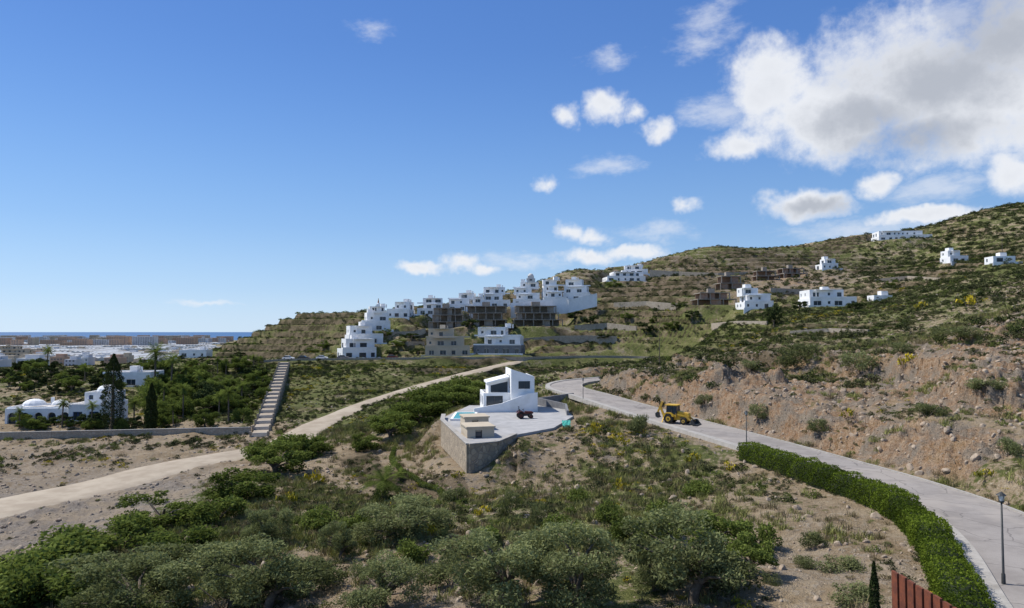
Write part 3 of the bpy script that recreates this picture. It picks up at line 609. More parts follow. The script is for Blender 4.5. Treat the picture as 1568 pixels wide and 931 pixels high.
Gm.box(.26,.317,1,5,3.9,6.1); W.prism([(-6.2,-.4),(4.8,-.4),(4.8,3.3),(3.2,3.2),(-1.5,1.5),(-6.2,.7)],-2.3,-2.0); W.prism([(-6.2,.4),(-1.5,1.2),(3.2,2.9),(4.8,3.0),(4.8,2.6),(3.2,2.5),(-1.5,.8),(-6.2,.0)],-1.998,-1.21)
W.box(4.42,4.8,-1.99,2,-.4,2.9)
W.obj('walls_and_slanted_roof',[WHITE],e); Gm.obj('window_glass',[GLASS],e); Fm.obj('window_frames',[FRAME],e); R.obj('roof_terrace',[ROOF],e)
mb=MB(); mb.prism([tuple(p) for p in plot],PZ+CZ-.5,PZ+CZ,0,'z'); mb.obj('plaza_paving',[PAVE])
p3=lambda i,dz=.5:(plot[i][0],plot[i][1],PZ+CZ+dz)
wallline('stone_retaining_wall',[p3(8),p3(0),p3(1,.1),p3(2,.1),p3(3,.1)],.5,STONE,-6,KERB)
wallline('rear_garden_wall',[(9.2,117,PZ+CZ+.8),(9.6,126,PZ+CZ+1.0),(5,133,PZ+CZ+1.4),(12,139,PZ+CZ+1.8)],.35,GREYW,-3)
mb=MB(); mb.box(-9.6,-5.8,110,119.5,PZ+CZ+.004,PZ+CZ+.28,0); mb.box(-9.2,-6.2,110.4,119.1,PZ+CZ+.284,PZ+CZ+.29,1); mb.obj('swimming_pool',[WHITE,POOL])
def outb(nm,x,y,w,d,h,rot,z):
    e=empty(nm,(x,y,z+CZ),rot); W,Gm,Fm,R=MB(),MB(),MB(),MB()
    block(W,Gm,Fm,R,-w/2,w/2,-d/2,d/2,-1,h,[(w*.3,w*.3+.9,0,min(2.0,h-.3))],(),()); R.box(-w/2-.15,w/2+.15,-d/2-.15,d/2+.15,h+.003,h+.18)
    W.obj('stone_walls',[BEIGE],e); Gm.obj('doorway',[GLASS],e); Fm.obj('door_frame',[FRAME],e); R.obj('roof_slab',[BEIGE],e)
outb('stone_outbuilding',-5.4,101.5,3.4,3.6,1.7,.25,PZ); outb('stone_outbuilding',-4.6,94.5,3.6,4.4,1.3,.25,PZ)
# stairs: flights of steps with broad landings
sb=pick(397,669,dmin=100); stp=pick(436,556,dmin=200)
a=Vector((sb[0],sb[1],sb[2]+CZ)); b_=Vector((stp[0],stp[1],stp[2]+CZ)); dd=b_-a; Lh=math.hypot(dd.x,dd.y); ang=math.atan2(dd.y,dd.x)
e=empty('hillside_staircase',a,ang); mb=MB()
nfl=int(Lh/6.0); Lf=Lh/nfl; prevz=0
for k in range(nfl):
    xs=k*Lf; xe=xs+Lf
    zt_=max(gz(a.x+dd.x*xe/Lh,a.y+dd.y*xe/Lh)+CZ-a.z+.3,dd.z*(k+1)/nfl+.1,prevz+.35); n_s=max(2,int(round((zt_-prevz)/.17))); run=.42; x0=xs
    for q in range(n_s):
        z1=prevz+(zt_-prevz)*(q+1)/n_s; mb.box(x0,x0+run-.001,-1.5,1.5,z1-4,z1); mb.box(x0-.03,x0-.002,-1.5,1.5,z1-(zt_-prevz)/n_s+.002,z1-.003,2); x0+=run
    if xe>x0: mb.box(x0,xe-.032,-1.5,1.5,zt_-4,zt_-.002,3)
    for s_ in (-1,1): mb.box(xs,xs+.5,min(s_*1.502,s_*1.95),max(s_*1.502,s_*1.95),prevz-3,zt_+.45,1)
    prevz=zt_
mb.obj('steps',[KERB,STONE2,GREYW,DIRT],e)
# ================================================================= distant plain
OCH=surf('ochre_render',(.50,.34,.24),(.45,.31,.22),.05,bump=0); WD=surf('far_white_render',(.66,.66,.66),(.54,.54,.55),.05,bump=0)
r=random.Random(5); mb=MB()
for k in range(230):
    u=r.uniform(-60,350); d=r.uniform(1700,3250) if r.random()<.5 else r.uniform(2600,3250); x=(u-784)/F*d; z=gz(x,d)+CZ; w=r.uniform(14,60); h=r.choice([6,9,12,15,18,22,26]); ya=d-9
    c=r.choice([0,0,1,1,2]); mb.box(x-w/2,x+w/2,ya,ya+18,z-3,z+h,c)
    for q in range(int(h/3)):
        s=x-w/2+2
        while s<x+w/2-4: mb.box(s,s+r.uniform(2,4),ya-.4,ya-.01,z+1+q*3,z+2.3+q*3,3); s+=6
mb.obj('distant_apartment_blocks',[WD,OCH,BEIGE,GREYW])
mb=MB()
for k in range(75):
    u=r.uniform(-60,400); d=math.exp(r.uniform(math.log(480),math.log(1500))); x=(u-784)/F*d; z=gz(x,d)+CZ; w=r.uniform(8,18); h=r.choice([4,6,7]); c=r.choice([0,0,2,1])
    mb.box(x-w/2,x+w/2,d,d+10,z-3,z+h,c); mb.box(x-w/4,x+w/3,d+3,d+9,z+h+.002,z+h+2.5,c)
    for q in range(2 if h>4 else 1):
        s=x-w/2+1
        while s<x+w/2-2: mb.box(s,s+1.3,d-.1,d-.01,z+1+q*3,z+2.4+q*3,3); s+=2.8
mb.obj('distant_plain_houses',[WD,OCH,BEIGE,GREYW])
mb=MB()
for k in range(170):
    u=r.uniform(-120,320); d=math.exp(r.uniform(math.log(700),math.log(2500))); x=(u-784)/F*d; z=gz(x,d)+CZ; w=r.uniform(25,80); l=r.uniform(25,60)
    nb=int(w/8)+1
    for q in range(nb):
        x0=x-w/2+q*8; mb.prism([(x0,z-2),(x0+7.9,z-2),(x0+7.9,z+3),(x0+4,z+4.6),(x0,z+3)],d,d+l,r.choice([0,0,1]))
mb.obj('greenhouses',[surf('greenhouse_plastic',(.66,.66,.64),(.52,.52,.50),.05,.5,.0),surf('greenhouse_plastic_old',(.38,.36,.32),(.30,.28,.25),.05,.6,0)])
# ================================================================= vegetation
sB=[bush('scrub_bush_a',1,1,.9,9,230,.10,F_SCRUB),bush('scrub_bush_b',2,1,.7,8,230,.10,F_SCRUB),bush('scrub_bush_c',3,1,1.1,9,230,.10,F_GREEN),bush('scrub_bush_d',4,1,.6,8,200,.10,F_DRY),bush('scrub_bush_e',5,1,.8,8,230,.10,F_YEL),bush('scrub_bush_f',6,1,1.0,9,230,.10,F_DARK)]
def tuft(name,seed,mat):
    r=np.random.default_rng(seed); N=50; a=r.uniform(0,6.28,N); q=np.sqrt(r.uniform(0,1,N))*.5; b0=np.stack([np.cos(a)*q,np.sin(a)*q,np.zeros(N)-.03],1); h=r.uniform(.2,.55,N); le=r.normal(size=(N,2))*.15
    tip=b0+np.stack([le[:,0],le[:,1],h],1); w=np.stack([np.cos(a+1.5),np.sin(a+1.5),np.zeros(N)],1)*.022
    Qv=np.stack([b0-w,b0+w,tip+w*.4,tip-w*.4],1); return quadmesh(name,Qv,np.clip(r.normal(.5,.2,N),0,1),mat,None,None,False)
gT=[tuft('grass_tuft_a',1,F_GRASS),tuft('grass_tuft_b',2,F_GRASS),tuft('grass_tuft_c',3,F_DRY)]
def rockp(name,seed):
    import bmesh
    bm=bmesh.new(); bmesh.ops.create_icosphere(bm,subdivisions=2,radius=.5); r=random.Random(seed)
    ax=[Vector((r.gauss(0,1),r.gauss(0,1),r.gauss(0,1))).normalized() for _ in range(7)]
    for v in bm.verts:
        for q in ax:
            k=v.co.dot(q)-.33
            if k>0: v.co-=q*k
        v.co.z*=.7
    me=bpy.data.meshes.new(name); bm.to_mesh(me); bm.free(); me.materials.append(ROCKM); return bpy.data.objects.new(name,me)
rK=[rockp('stone_a',1),rockp('stone_b',2),rockp('stone_c',3)]
def linedist(x,y,L):
    out=np.full(len(x),1e9)
    for i in range(0,len(x),20000):
        d=(x[i:i+20000,None]-L[None,::2,0])**2+(y[i:i+20000,None]-L[None,::2,1])**2; out[i:i+20000]=np.sqrt(d.min(1))
    return out
def free(x,y,mroad=5.8):
    ok=(linedist(x,y,road)>mroad)&(linedist(x,y,dirt)>np.interp(y,[80,140,300],[6.8,4.4,3.0]))&(linedist(x,y,lane)>4)
    ok&=~(inpoly(x,y,plot)|(edged(x,y,plot)<1.2))
    for hh in H: ok&=(np.hypot(x-hh[1],y-hh[2])>.52*math.hypot(hh[4],hh[6]))
    ok&=~((np.abs(x-lx)<14)&(np.abs(y-ly-5)<10))
    s=((x-a.x)*dd.x+(y-a.y)*dd.y)/Lh; pd=np.abs((x-a.x)*dd.y-(y-a.y)*dd.x)/Lh; ok&=~((s>-1)&(s<Lh+1)&(pd<2.6))
    return ok
def rnd(n,d0,d1,t0=-.85,t1=.85):
    y=np.sqrt(rng.uniform(d0*d0,d1*d1,n)); x=rng.uniform(t0,t1,n)*y; return x,y
PX=[];PY=[];PS=[];PI=[]
for (nn,d0,d1,s0,s1) in ((10500,28,110,.22,.95),(44000,100,260,.3,1.3),(34000,240,600,.5,1.9)):
    x,y=rnd(nn,d0,d1); g=zG(x,y); o=zO(x,y); v=zV(x,y); cl=fbm(x/14,y/14,77,3)
    p=np.clip(.14+g*.95-v*.9-o*.30+cl*2.4+zRI(x,y)*1.2,0.02,1); k=(rng.uniform(0,1,len(x))<p)&free(x,y); x,y,g,v,cl=x[k],y[k],g[k],v[k],cl[k]
    s=s0+(s1-s0)*rng.beta(1.3,3.2,len(x))*(1+cl)
    q=rng.uniform(0,1,len(x)); yel=fbm(x/11,y/11,55,2)
    ix=np.where(q<.36,0,np.where(q<.60,1,np.where(q<.74,2,np.where(q<.85,3,5)))); ix=np.where((yel>.19)&(rng.uniform(0,1,len(x))<.35)&(y<300),4,ix); ix=np.where((ix==3)&(g>.75),2,ix)
    PX.append(x);PY.append(y);PS.append(s);PI.append(ix)
x,y=rnd(3500,300,600,.5,.9); k=free(x,y); x,y=x[k],y[k]; PX.append(x);PY.append(y);PS.append(rng.uniform(.8,2.4,len(x)));PI.append(np.where(rng.uniform(0,1,len(x))<.7,5,0))
x,y=rnd(1500,110,420,.1,.85); k=free(x,y); x,y=x[k],y[k]; PX.append(x);PY.append(y);PS.append(rng.uniform(.9,2.3,len(x)));PI.append(np.where(rng.uniform(0,1,len(x))<.5,5,0))
x=np.concatenate(PX);y=np.concatenate(PY);s=np.concatenate(PS);ix=np.concatenate(PI); z=hz(x,y)+CZ-.05*s
R=np.stack([rng.normal(0,.1,len(x)),rng.normal(0,.1,len(x)),rng.uniform(0,6.28,len(x))],1)
scatter('hillside_scrub',sB,np.stack([x,y,z],1),s,R,ix)
x,y=rnd(55000,26,150); g=zG(x,y); v=zV(x,y); o=zO(x,y); p=np.clip(.08+g*.8-v-o*.4+fbm(x/6,y/6,88,3)*2,0,1); k=(rng.uniform(0,1,len(x))<p)&free(x,y,5.0); x,y=x[k],y[k]
s=rng.uniform(.5,1.4,len(x))*np.interp(y,[30,170],[.8,1.5]); ixg=rng.choice([0,1,2],len(x),p=[.35,.3,.35])
scatter('wild_grass',gT,np.stack([x,y,hz(x,y)+CZ],1),s,np.stack([0*x,0*x,rng.uniform(0,6.28,len(x))],1),ixg)
x,y=rnd(60000,28,200); v=zV(x,y); o=zO(x,y); p=np.clip(.08+v*.4+o*1.0+fbm(x/5,y/5,99,3)*.9,0.01,1); k=(rng.uniform(0,1,len(x))<p)&free(x,y,4.9); x,y=x[k],y[k]
scatter('scattered_stones',rK,np.stack([x,y,hz(x,y)+CZ],1),np.minimum(rng.exponential(.2,len(x)),.9)+.07,rng.uniform(0,6.28,(len(x),3)),rng.integers(0,3,len(x)))
OL=[tree('olive_proto',11+i,2.6,4.2,1.0,30,1050,.085,F_OLIVE,asp=.38,lo=.12) for i in range(4)]
GT=[tree('green_proto',31+i,2.4,3.6,.8,22,700,.11,F_GREEN,asp=.5,lo=.1) for i in range(3)]
GS=[bush('shrub_proto',41+i,1.6,1.6,14,600,.09,F_GREEN) for i in range(3)]
OS=[bush('greyshrub_proto',51+i,1.6,1.7,14,700,.08,F_OLIVE,asp=.4) for i in range(2)]
DT=[tree('dark_proto',61+i,2.4,4.2,1.0,18,420,.16,F_DARK,asp=.6,lo=.15) for i in range(2)]
def put(lst,name,u,v,wpx,hpx,dmin=25):
    p=random.choice(lst); x,y,z=pick(u,v,dmin=dmin); w=wpx*y/F; h=hpx*y/F; bb=p.data; 
    co=np.empty(len(bb.vertices)*3,np.float32); bb.vertices.foreach_get('co',co); co=co.reshape(-1,3); bw=np.percentile(co[:,0],98)-np.percentile(co[:,0],2); bh=np.percentile(co[:,2],99.5)
    o=bpy.data.objects.new(name,p.data); o.location=(x,y,gz(x,y)+CZ-.05); o.scale=(w/bw,w/bw,h/bh); o.rotation_euler=(0,0,random.uniform(0,6.28)); return link(o)
for (u,v,w_,h_) in [(765,928,145,112),(885,930,135,120),(1060,922,160,138),(590,932,105,80),(410,932,145,102),(200,945,160,90),(612,828,108,64),(405,835,64,56),(1000,905,80,70),(520,856,48,56)]: put(OL,'olive_tree',u,v,w_,h_)
for (u,v,w_,h_) in [(370,770,90,52),(425,725,80,50),(240,808,110,52),(1150,880,60,60),(1095,850,90,66),(600,670,60,40),(645,650,70,42),(690,632,70,40),(560,690,40,26),(1010,830,60,36),(470,700,60,34),(720,615,60,30)]: put(GT,'green_tree',u,v,w_,h_)
for (u,v,w_,h_) in [(120,860,120,48),(50,890,130,58),(180,840,100,44),(280,850,80,38),(330,800,70,36),(480,810,56,30),(100,925,110,54),(20,925,110,60),(970,830,56,34),(1020,800,50,30),(455,700,60,34),(395,700,40,26),(620,648,60,34),(665,618,60,30),(720,600,50,24),(585,662,40,24),(1165,840,50,36),(860,820,50,30),(930,800,44,28),(740,840,50,30),(550,810,44,26),(640,860,50,32),(880,770,36,22),(1060,760,46,26)]: put(GS,'green_shrub',u,v,w_,h_)
for (u,v,w_,h_) in [(660,810,54,34),(350,870,76,38),(690,895,56,38),(1280,870,50,20),(780,792,30,40),(822,806,26,36),(1180,895,26,18),(1238,835,32,20),(1240,868,30,16),(1296,918,60,24),(150,905,110,52),(260,880,90,44),(345,935,84,52),(480,895,60,36),(700,770,34,22),(820,850,44,28),(560,890,50,30)]: put(OS,'grey_green_shrub',u,v,w_,h_)
for (u,v) in [(950,748),(958,682),(1060,712),(1300,642),(1507,738),(480,742),(738,792),(915,660),(1480,470),(1410,475),(1390,560),(700,735),(1120,720),(655,820),(440,775),(980,820),(870,830)]:
    w_=random.uniform(18,34); put([sB[4]],'yellow_broom_bush',u,v,w_,w_*.75)
for (u,v,w_,h_) in [(1220,560,60,34),(1318,572,54,32),(1470,518,46,18),(1160,640,30,20),(985,665,28,30),(1185,500,20,34),(1540,700,30,30),(1080,620,26,16),(1250,660,30,18),(1420,640,34,20),(1380,540,30,16),(1510,600,36,20),(1150,570,30,18)]: put(OS if u!=1185 else DT,'grey_green_shrub',u,v,w_,h_)
for k in range(78):
    u=random.uniform(228,405); v=random.uniform(572,655)-(0 if u<330 else 8); w_=random.uniform(15,34); put(random.choice([DT,GT,GT,GS]),'garden_tree',u,v,w_,w_*random.uniform(.6,1),dmin=120)
for k in range(34):
    u=random.uniform(0,230); w_=random.uniform(16,32); put(random.choice([DT,GT]),'garden_tree',u,random.uniform(570,602),w_,w_*.8,dmin=180)
for k in range(30):
    u=random.uniform(30,232); w_=random.uniform(10,24); put(random.choice([DT,GT,GS]),'garden_tree',u,random.uniform(649,658),w_,w_*.8,dmin=130)
for k in range(44):
    u=random.uniform(-20,400); w_=random.uniform(8,18); put(DT,'plain_tree',u,random.uniform(545,568),w_,w_*.45,dmin=260)
for (u,v) in [(600,545),(640,545),(610,530),(630,520),(880,490),(925,520),(1000,495),(960,490),(990,510),(1030,505),(1060,490),(480,540),(497,535),(590,515),(735,540),(1040,470),(905,500),(1290,468),(1225,475),(1365,440),(1310,475),(1430,410),(1500,400),(720,505),(780,505),(870,470),(940,440)]: put(random.choice([DT,GT]),'hillside_tree',u,v,random.uniform(12,24),random.uniform(8,15),dmin=150)
def cypress(name,seed,h,rad,n_=9000,ls=.14):
    r=np.random.default_rng(seed); z=h*r.uniform(.03,1,n_)**.9; prof=np.interp(z/h,[0,.08,.35,.75,1],[.55,.9,1,.75,.08])*rad; lump=1+.18*np.sin(z*3+seed)*np.cos(z*1.3)
    a=r.uniform(0,6.28,n_); q=prof*lump*np.sqrt(r.uniform(.35,1.1,n_)); C=np.stack([np.cos(a)*q,np.sin(a)*q,z],1); mb=MB(); mb.tube([(0,0,-.5),(0,0,h*.5),(0,0,h*.9)],[.2*rad+.05,.12*rad,.02],7)
    T=np.clip(.3+r.normal(size=n_)*.2+.15*np.sin(a*5+z*2),0,1); return quadmesh(name,leaves(C,ls,r,.4),T,F_DARK,mb,BARK,True)
def putc(u,v,hp,wp,seed,dmin=100):
    x,y,z=pick(u,v,dmin=dmin); h=hp*y/F; o=cypress('cypress_tree',seed,h,wp*y/F/2,ls=.17,n_=12000); o.location=(x,y,gz(x,y)+CZ)
putc(172,659,116,32,1); putc(231,660,72,17,2)
o=cypress('cypress_tree',5,4.6,.26,5000,.06); o.location=(15.7,31,gz(15.7,31)+CZ)
def palm(name,seed,h,fr=2.6,nf=34):
    r=random.Random(seed); mb=MB(); lean=r.uniform(-.3,.3); pts_=[(lean*(k/6)**2,0,h*k/6-.3*(k==0)) for k in range(7)]; mb.tube(pts_,[.28,.22,.19,.18,.18,.2,.26],8); top=Vector(pts_[-1]); Qs=[];T=[]
    for i in range(nf):
        a=i*2.399; el=math.radians(r.uniform(-35,75)); L=fr*r.uniform(.85,1.1); d=Vector((math.cos(a)*math.cos(el),math.sin(a)*math.cos(el),math.sin(el))); sd=Vector((-math.sin(a),math.cos(a),0)); n_=9; prev=top.copy()
        for k in range(n_):
            t=(k+1)/n_; d=(d+Vector((0,0,-.13))).normalized(); q=prev+d*L/n_
            for sgn in (-1,1):
                for sub in (0,.5):
                    b0=prev.lerp(q,sub); ll=.62*math.sin(math.pi*(.12+.83*(t-.05)))*fr/2.6; tip=b0+(sd*sgn*.85+d*.5-Vector((0,0,.25)))*ll; w=d*.05
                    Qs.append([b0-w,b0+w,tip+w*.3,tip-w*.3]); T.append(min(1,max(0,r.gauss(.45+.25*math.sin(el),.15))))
            prev=q
    return quadmesh(name,np.array([[list(v) for v in q] for q in Qs]),np.array(T),F_GREEN,mb,BARK,False)
PM=[palm('palm_proto',i,6+i*1.2) for i in range(3)]; PS_=[palm('palm_low_proto',9,1.6,2.6,30)]
def putp(u,vb,vt,dmin=100,lst=None):
    p=random.choice(lst or PM); x,y,z=pick(u,vb,dmin=dmin); h=(vb-vt)*y/F; o=bpy.data.objects.new('palm_tree',p.data); hh=max(v.co.z for v in p.data.vertices); s=h/hh; o.scale=(s,s,s); o.location=(x,y,gz(x,y)+CZ); o.rotation_euler=(0,0,random.uniform(0,6)); link(o)
for (u,vb,vt) in [(237,592,523),(262,600,538),(72,566,528),(350,645,590),(215,572,545),(318,575,548),(333,572,544),(346,575,547),(360,572,544),(374,570,545),(388,570,542),(398,565,545),(300,580,552),(285,590,556),(95,655,608),(305,600,565),(335,640,596),(280,640,585),(250,630,585),(370,620,582),(30,655,622),(140,655,612),(205,650,606),(390,600,565),(265,655,615),(130,585,555)]: putp(u,vb,vt)
putp(588,765,703,60,PS_); putp(612,735,712,60,PS_)
def hedge(nm,line,off,hw,h,dens,ls,mat):
    d=np.gradient(line[:,:2],axis=0); seg=np.linalg.norm(d,axis=1); d/=seg[:,None]; nr=np.stack([d[:,1],-d[:,0]],1); c=line[:,:2]+nr*off; L=len(c); N=int(L*dens)
    i=rng.uniform(0,L-1.01,N); k=i.astype(int); f=(i-k)[:,None]; b0=c[k]*(1-f)+c[k+1]*f; nn=nr[k]
    side=rng.uniform(0,1,N); lat=np.where(side<.36,-hw,np.where(side<.72,hw,rng.uniform(-hw,hw,N))); zz=np.where(side<.72,rng.uniform(0.02,h,N),h)
    rr=1-.12*(zz/h)**4; lump=fbm(b0[:,0]*.9,b0[:,1]*.9+zz*.8,5,3)*.9; lat=lat*(rr+lump*.5); zz=zz*(1+lump*.4)+rng.normal(0,.06,N); lat+=rng.normal(0,.09,N)
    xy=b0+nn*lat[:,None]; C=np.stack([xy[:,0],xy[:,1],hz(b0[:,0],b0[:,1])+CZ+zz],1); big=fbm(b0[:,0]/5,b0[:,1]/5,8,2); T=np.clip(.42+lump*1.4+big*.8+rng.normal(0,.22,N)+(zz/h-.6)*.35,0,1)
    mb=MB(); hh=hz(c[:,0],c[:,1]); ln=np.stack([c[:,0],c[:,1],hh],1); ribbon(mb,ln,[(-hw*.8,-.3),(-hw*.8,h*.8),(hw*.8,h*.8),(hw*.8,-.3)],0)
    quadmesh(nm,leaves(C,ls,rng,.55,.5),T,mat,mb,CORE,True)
hl=road[(road[:,1]>24)&(road[:,1]<82)]
hedge('clipped_hedge',hl,-5.8,.95,1.75,950,.075,F_HEDGE)
lp=crom([pick(u,v,dmin=60) for u,v in [(604,688),(600,705),(612,720),(640,738),(675,755),(712,772)]],.8)
hedge('low_garden_hedge',lp,0,.25,.45,220,.07,F_GREEN)
# ================================================================= street furniture
MILK=surf('milk_glass',(.6,.6,.58),(.55,.55,.52),2,.3,0)
def lamp(x,y,h):
    e=empty('street_lamp',(x,y,gz(x,y)+CZ),0); mb=MB(); mb.tube([(0,0,-.5),(0,0,.02),(0,0,.9),(0,0,.95),(0,0,h)],[.11,.11,.10,.065,.045],10); mb.obj('pole',[STEEL],e,True)
    mb=MB(); mb.tube([(0,0,h-.02),(0,0,h+.05)],[.14,.14],10); mb.tube([(0,0,h+.36),(0,0,h+.44),(0,0,h+.56)],[.26,.18,.03],10); 
    for k in range(4): q=k*math.pi/2; mb.bar((.13*math.cos(q),.13*math.sin(q),h+.05),(.2*math.cos(q),.2*math.sin(q),h+.36),.02,.02)
    mb.obj('lantern_frame',[STEEL],e); mb=MB(); mb.tube([(0,0,h+.055),(0,0,h+.355)],[.11,.17],10); mb.obj('lantern_glass',[MILK],e)
lamp(27.5,40.0,4.9)
def roadside(yy,off):
    i=int(np.argmin(np.abs(road[:,1]-yy))); d=road[i+1]-road[i-1]; d/=np.hypot(d[0],d[1]); return road[i,0]+d[1]*off,road[i,1]-d[0]*off
x,y=roadside(84,-4.3); lamp(x,y,4.4); x,y=roadside(132,-4.3); lamp(x,y,4.4)
e=empty('rusted_steel_fence',(0,0,0)); mb=MB()
for k in range(22):
    yy=33.2-k*.62; xx=17.8+.02*k; zt=CZ-11.15+.02*math.sin(k*1.7); zb=gz(xx,yy)+CZ-.6; mb.box(xx-.05,xx+.07,yy-.24,yy+.24,zb,zt)
    mb.box(xx+.072,xx+.20,yy-.30,yy-.22,zb,zt-.12)
mb.obj('steel_slats',[RUST],e)
x,y,z=pick(868,655,dmin=80); mb=MB(); g_=[]
for i in range(7):
    for j in range(7):
        xx=x-.65+i*.2+random.uniform(-.05,.05); yy=y-.7+j*.24; g_.append((xx,yy,gz(xx,yy)+CZ+.2+random.uniform(-.05,.12)+j*.13))
for i in range(6):
    for j in range(6): mb.poly([g_[i*7+j],g_[(i+1)*7+j],g_[(i+1)*7+j+1],g_[i*7+j+1]])
mb.obj('green_tarp',[TARP])
def wheel(mb,x,y,r,w,mt=1,mh=0):
    mb.tube([(x,y-w/2,r),(x,y-w/2+.05,r),(x,y+w/2-.05,r),(x,y+w/2,r)],[r*.88,r,r,r*.88],20,mt); mb.tube([(x,y-w/2-.02,r),(x,y+w/2+.02,r)],[r*.5,r*.5],14,mh); mb.tube([(x,y-w/2-.06,r),(x,y+w/2+.06,r)],[r*.18,r*.18],8,mt)
i=int(np.argmin(np.abs(road[:,1]-104))); bx,by=road[i,0]-1.9,road[i,1]
e=empty('backhoe_loader',(bx,by,road[i,2]+CZ+.02),math.radians(-34))
mb=MB()
for sy in (-.85,.85): wheel(mb,-.7,sy,.72,.42); wheel(mb,1.55,sy,.5,.32)
mb.obj('wheels',[YEL,RUB],e)
mb=MB(); mb.box(-1.3,2.0,-.42,.42,.55,.95); mb.prism([(.45,.955),(2.15,.955),(2.2,1.35),(2.05,1.6),(.45,1.85)],-.45,.45)
for s_ in (-1,1): mb.prism([(-1.35,1.0),(-1.5,1.35),(-1.1,1.6),(-.3,1.6),(.1,1.25),(.1,1.05),(-.1,1.05),(-.35,1.47),(-1.05,1.47),(-1.3,1.0)],.62*s_,1.05*s_)
mb.obj('chassis_and_bonnet',[YEL],e)
mb=MB(); 
for (xx,yy) in ((-1.15,-.68),(-1.15,.68),(.42,-.68),(.42,.68),(-.3,-.68),(-.3,.68)): mb.bar((xx,yy,.96),(xx*.9,yy*.93,2.62),.09,.09)
mb.box(-1.3,.6,-.78,.78,2.62,2.76,1); mb.box(-1.2,.5,-.7,.7,.96,1.3,1); mb.obj('cab_frame',[STEEL,YEL],e)
mb=MB(); mb.box(-1.08,.36,-.63,.63,1.31,2.6); mb.obj('cab_glass',[GLASS],e)
mb=MB()
for s_ in (-.62,.62): mb.bar((.3,s_,1.45),(1.7,s_,1.2),.12,.2); mb.bar((1.7,s_,1.22),(2.75,s_,.45),.12,.2); mb.bar((.9,s_,1.0),(2.0,s_,.9),.08,.08,1)
mb.bar((2.3,-.62,.8),(2.3,.62,.8),.12,.12); mb.obj('loader_arms',[YEL,STEEL],e)
mb=MB(); pr=[(2.7,.75),(2.62,.45),(2.72,.15),(3.0,.04),(3.55,.04),(3.55,.09),(3.05,.11),(2.8,.2),(2.72,.45),(2.78,.73)]; mb.prism(pr,-1.12,1.12)
for s_ in (-1.13,1.09): mb.prism([(2.7,.75),(2.62,.45),(2.72,.15),(3.0,.04),(3.5,.04),(3.0,.7)],s_,s_+.04)
mb.obj('front_bucket',[STEEL],e)
mb=MB(); mb.box(-1.75,-1.3,-.5,.5,.4,1.1); mb.bar((-1.7,0,.9),(-2.3,0,2.3),.24,.3); mb.bar((-2.3,0,2.3),(-1.95,0,3.1),.24,.26); mb.bar((-1.95,0,3.1),(-2.7,0,1.5),.2,.22); mb.bar((-1.85,.0,1.2),(-2.35,0,2.6),.09,.09,1)
for s_ in (-1,1): mb.bar((-1.6,s_*.5,.8),(-1.65,s_*1.05,.1),.14,.14); mb.box(-1.85,-1.45,s_*1.05-.2,s_*1.05+.2,0,.08,1)
mb.prism([(-2.7,1.55),(-3.0,1.3),(-2.95,.85),(-2.55,.65),(-2.3,.8),(-2.5,1.0),(-2.5,1.3)],-.35,.35,1); mb.obj('rear_digging_arm',[YEL,STEEL],e)
x,y=2.0,113.; e=empty('small_tractor',(x,y,PZ+CZ),math.radians(10)); mb=MB()
for s_ in (-.6,.6): wheel(mb,-.7,s_,.5,.3); wheel(mb,.95,s_,.34,.22)
mb.obj('wheels',[RED,RUB],e); mb=MB(); mb.box(-.9,1.2,-.22,.22,.4,.75,1); mb.prism([(.05,.755),(1.35,.755),(1.38,1.0),(1.2,1.1),(.05,1.15)],-.3,.3,0); mb.box(-.9,-.05,-.3,.3,.755,.95,0)
for s_ in (-1,1): mb.prism([(-1.3,.9),(-1.0,1.2),(-.4,1.2),(-.1,.9),(-.15,.85),(-.45,1.12),(-.95,1.12),(-1.22,.88)],s_*.42,s_*.78,0)
mb.obj('body',[RED,STEEL],e); mb=MB(); mb.box(-.75,-.3,-.25,.25,.953,1.1); mb.box(-.85,-.75,-.25,.25,.953,1.5); mb.bar((-.1,0,1.1),(-.25,0,1.4),.05,.05); mb.tube([(-.25,0,1.4),(-.27,0,1.44)],[.2,.2],10)
for s_ in (-.35,.35): mb.bar((-.95,s_,.9),(-.95,s_,1.9),.06,.06)
mb.bar((-.95,-.35,1.9),(-.95,.35,1.9),.06,.06); mb.obj('seat_wheel_rollbar',[STEEL],e)
def car(x,y,z,rot,mat):
    e=empty('parked_car',(x,y,z),rot); mb=MB(); mb.prism([(-2.1,.3),(2.1,.3),(2.15,.65),(1.9,.82),(1.0,.95),(-1.7,.98),(-2.1,.85)],-.85,.85); mb.prism([(.95,.951),(.35,1.42),(-1.2,1.45),(-1.85,.981)],-.7,.7,1); mb.prism([(.35,1.422),(.25,1.48),(-1.1,1.51),(-1.2,1.452)],-.68,.68)
    mb.obj('body',[mat,GLASS],e); mb=MB()
    for s_ in (-.8,.8): wheel(mb,-1.3,s_,.32,.2,1,0); wheel(mb,1.3,s_,.32,.2,1,0)
    mb.obj('wheels',[KERB,RUB],e)
for k,mt in zip((8,14,20,27,45),(WHITE,STEEL,WHITE,GREYW,RED)):
    p=lane[k]; car(p[0],p[1]+1.2,p[2]+CZ+.01,.05,mt)
def pole(u,v,h):
    x,y,z=pick(u,v,dmin=60); e=empty('utility_pole',(x,y,gz(x,y)+CZ)); mb=MB(); mb.tube([(0,0,-1),(0,0,h)],[.14,.09],8); mb.bar((-.7,0,h-.5),(.7,0,h-.5),.09,.1)
    for s_ in (-.6,0,.6): mb.tube([(s_,0,h-.45),(s_,0,h-.2)],[.05,.03],6)
    mb.obj('pole_and_crossarm',[BARK],e)
pole(1535,392,8); pole(1190,470,8); pole(1010,560,7)
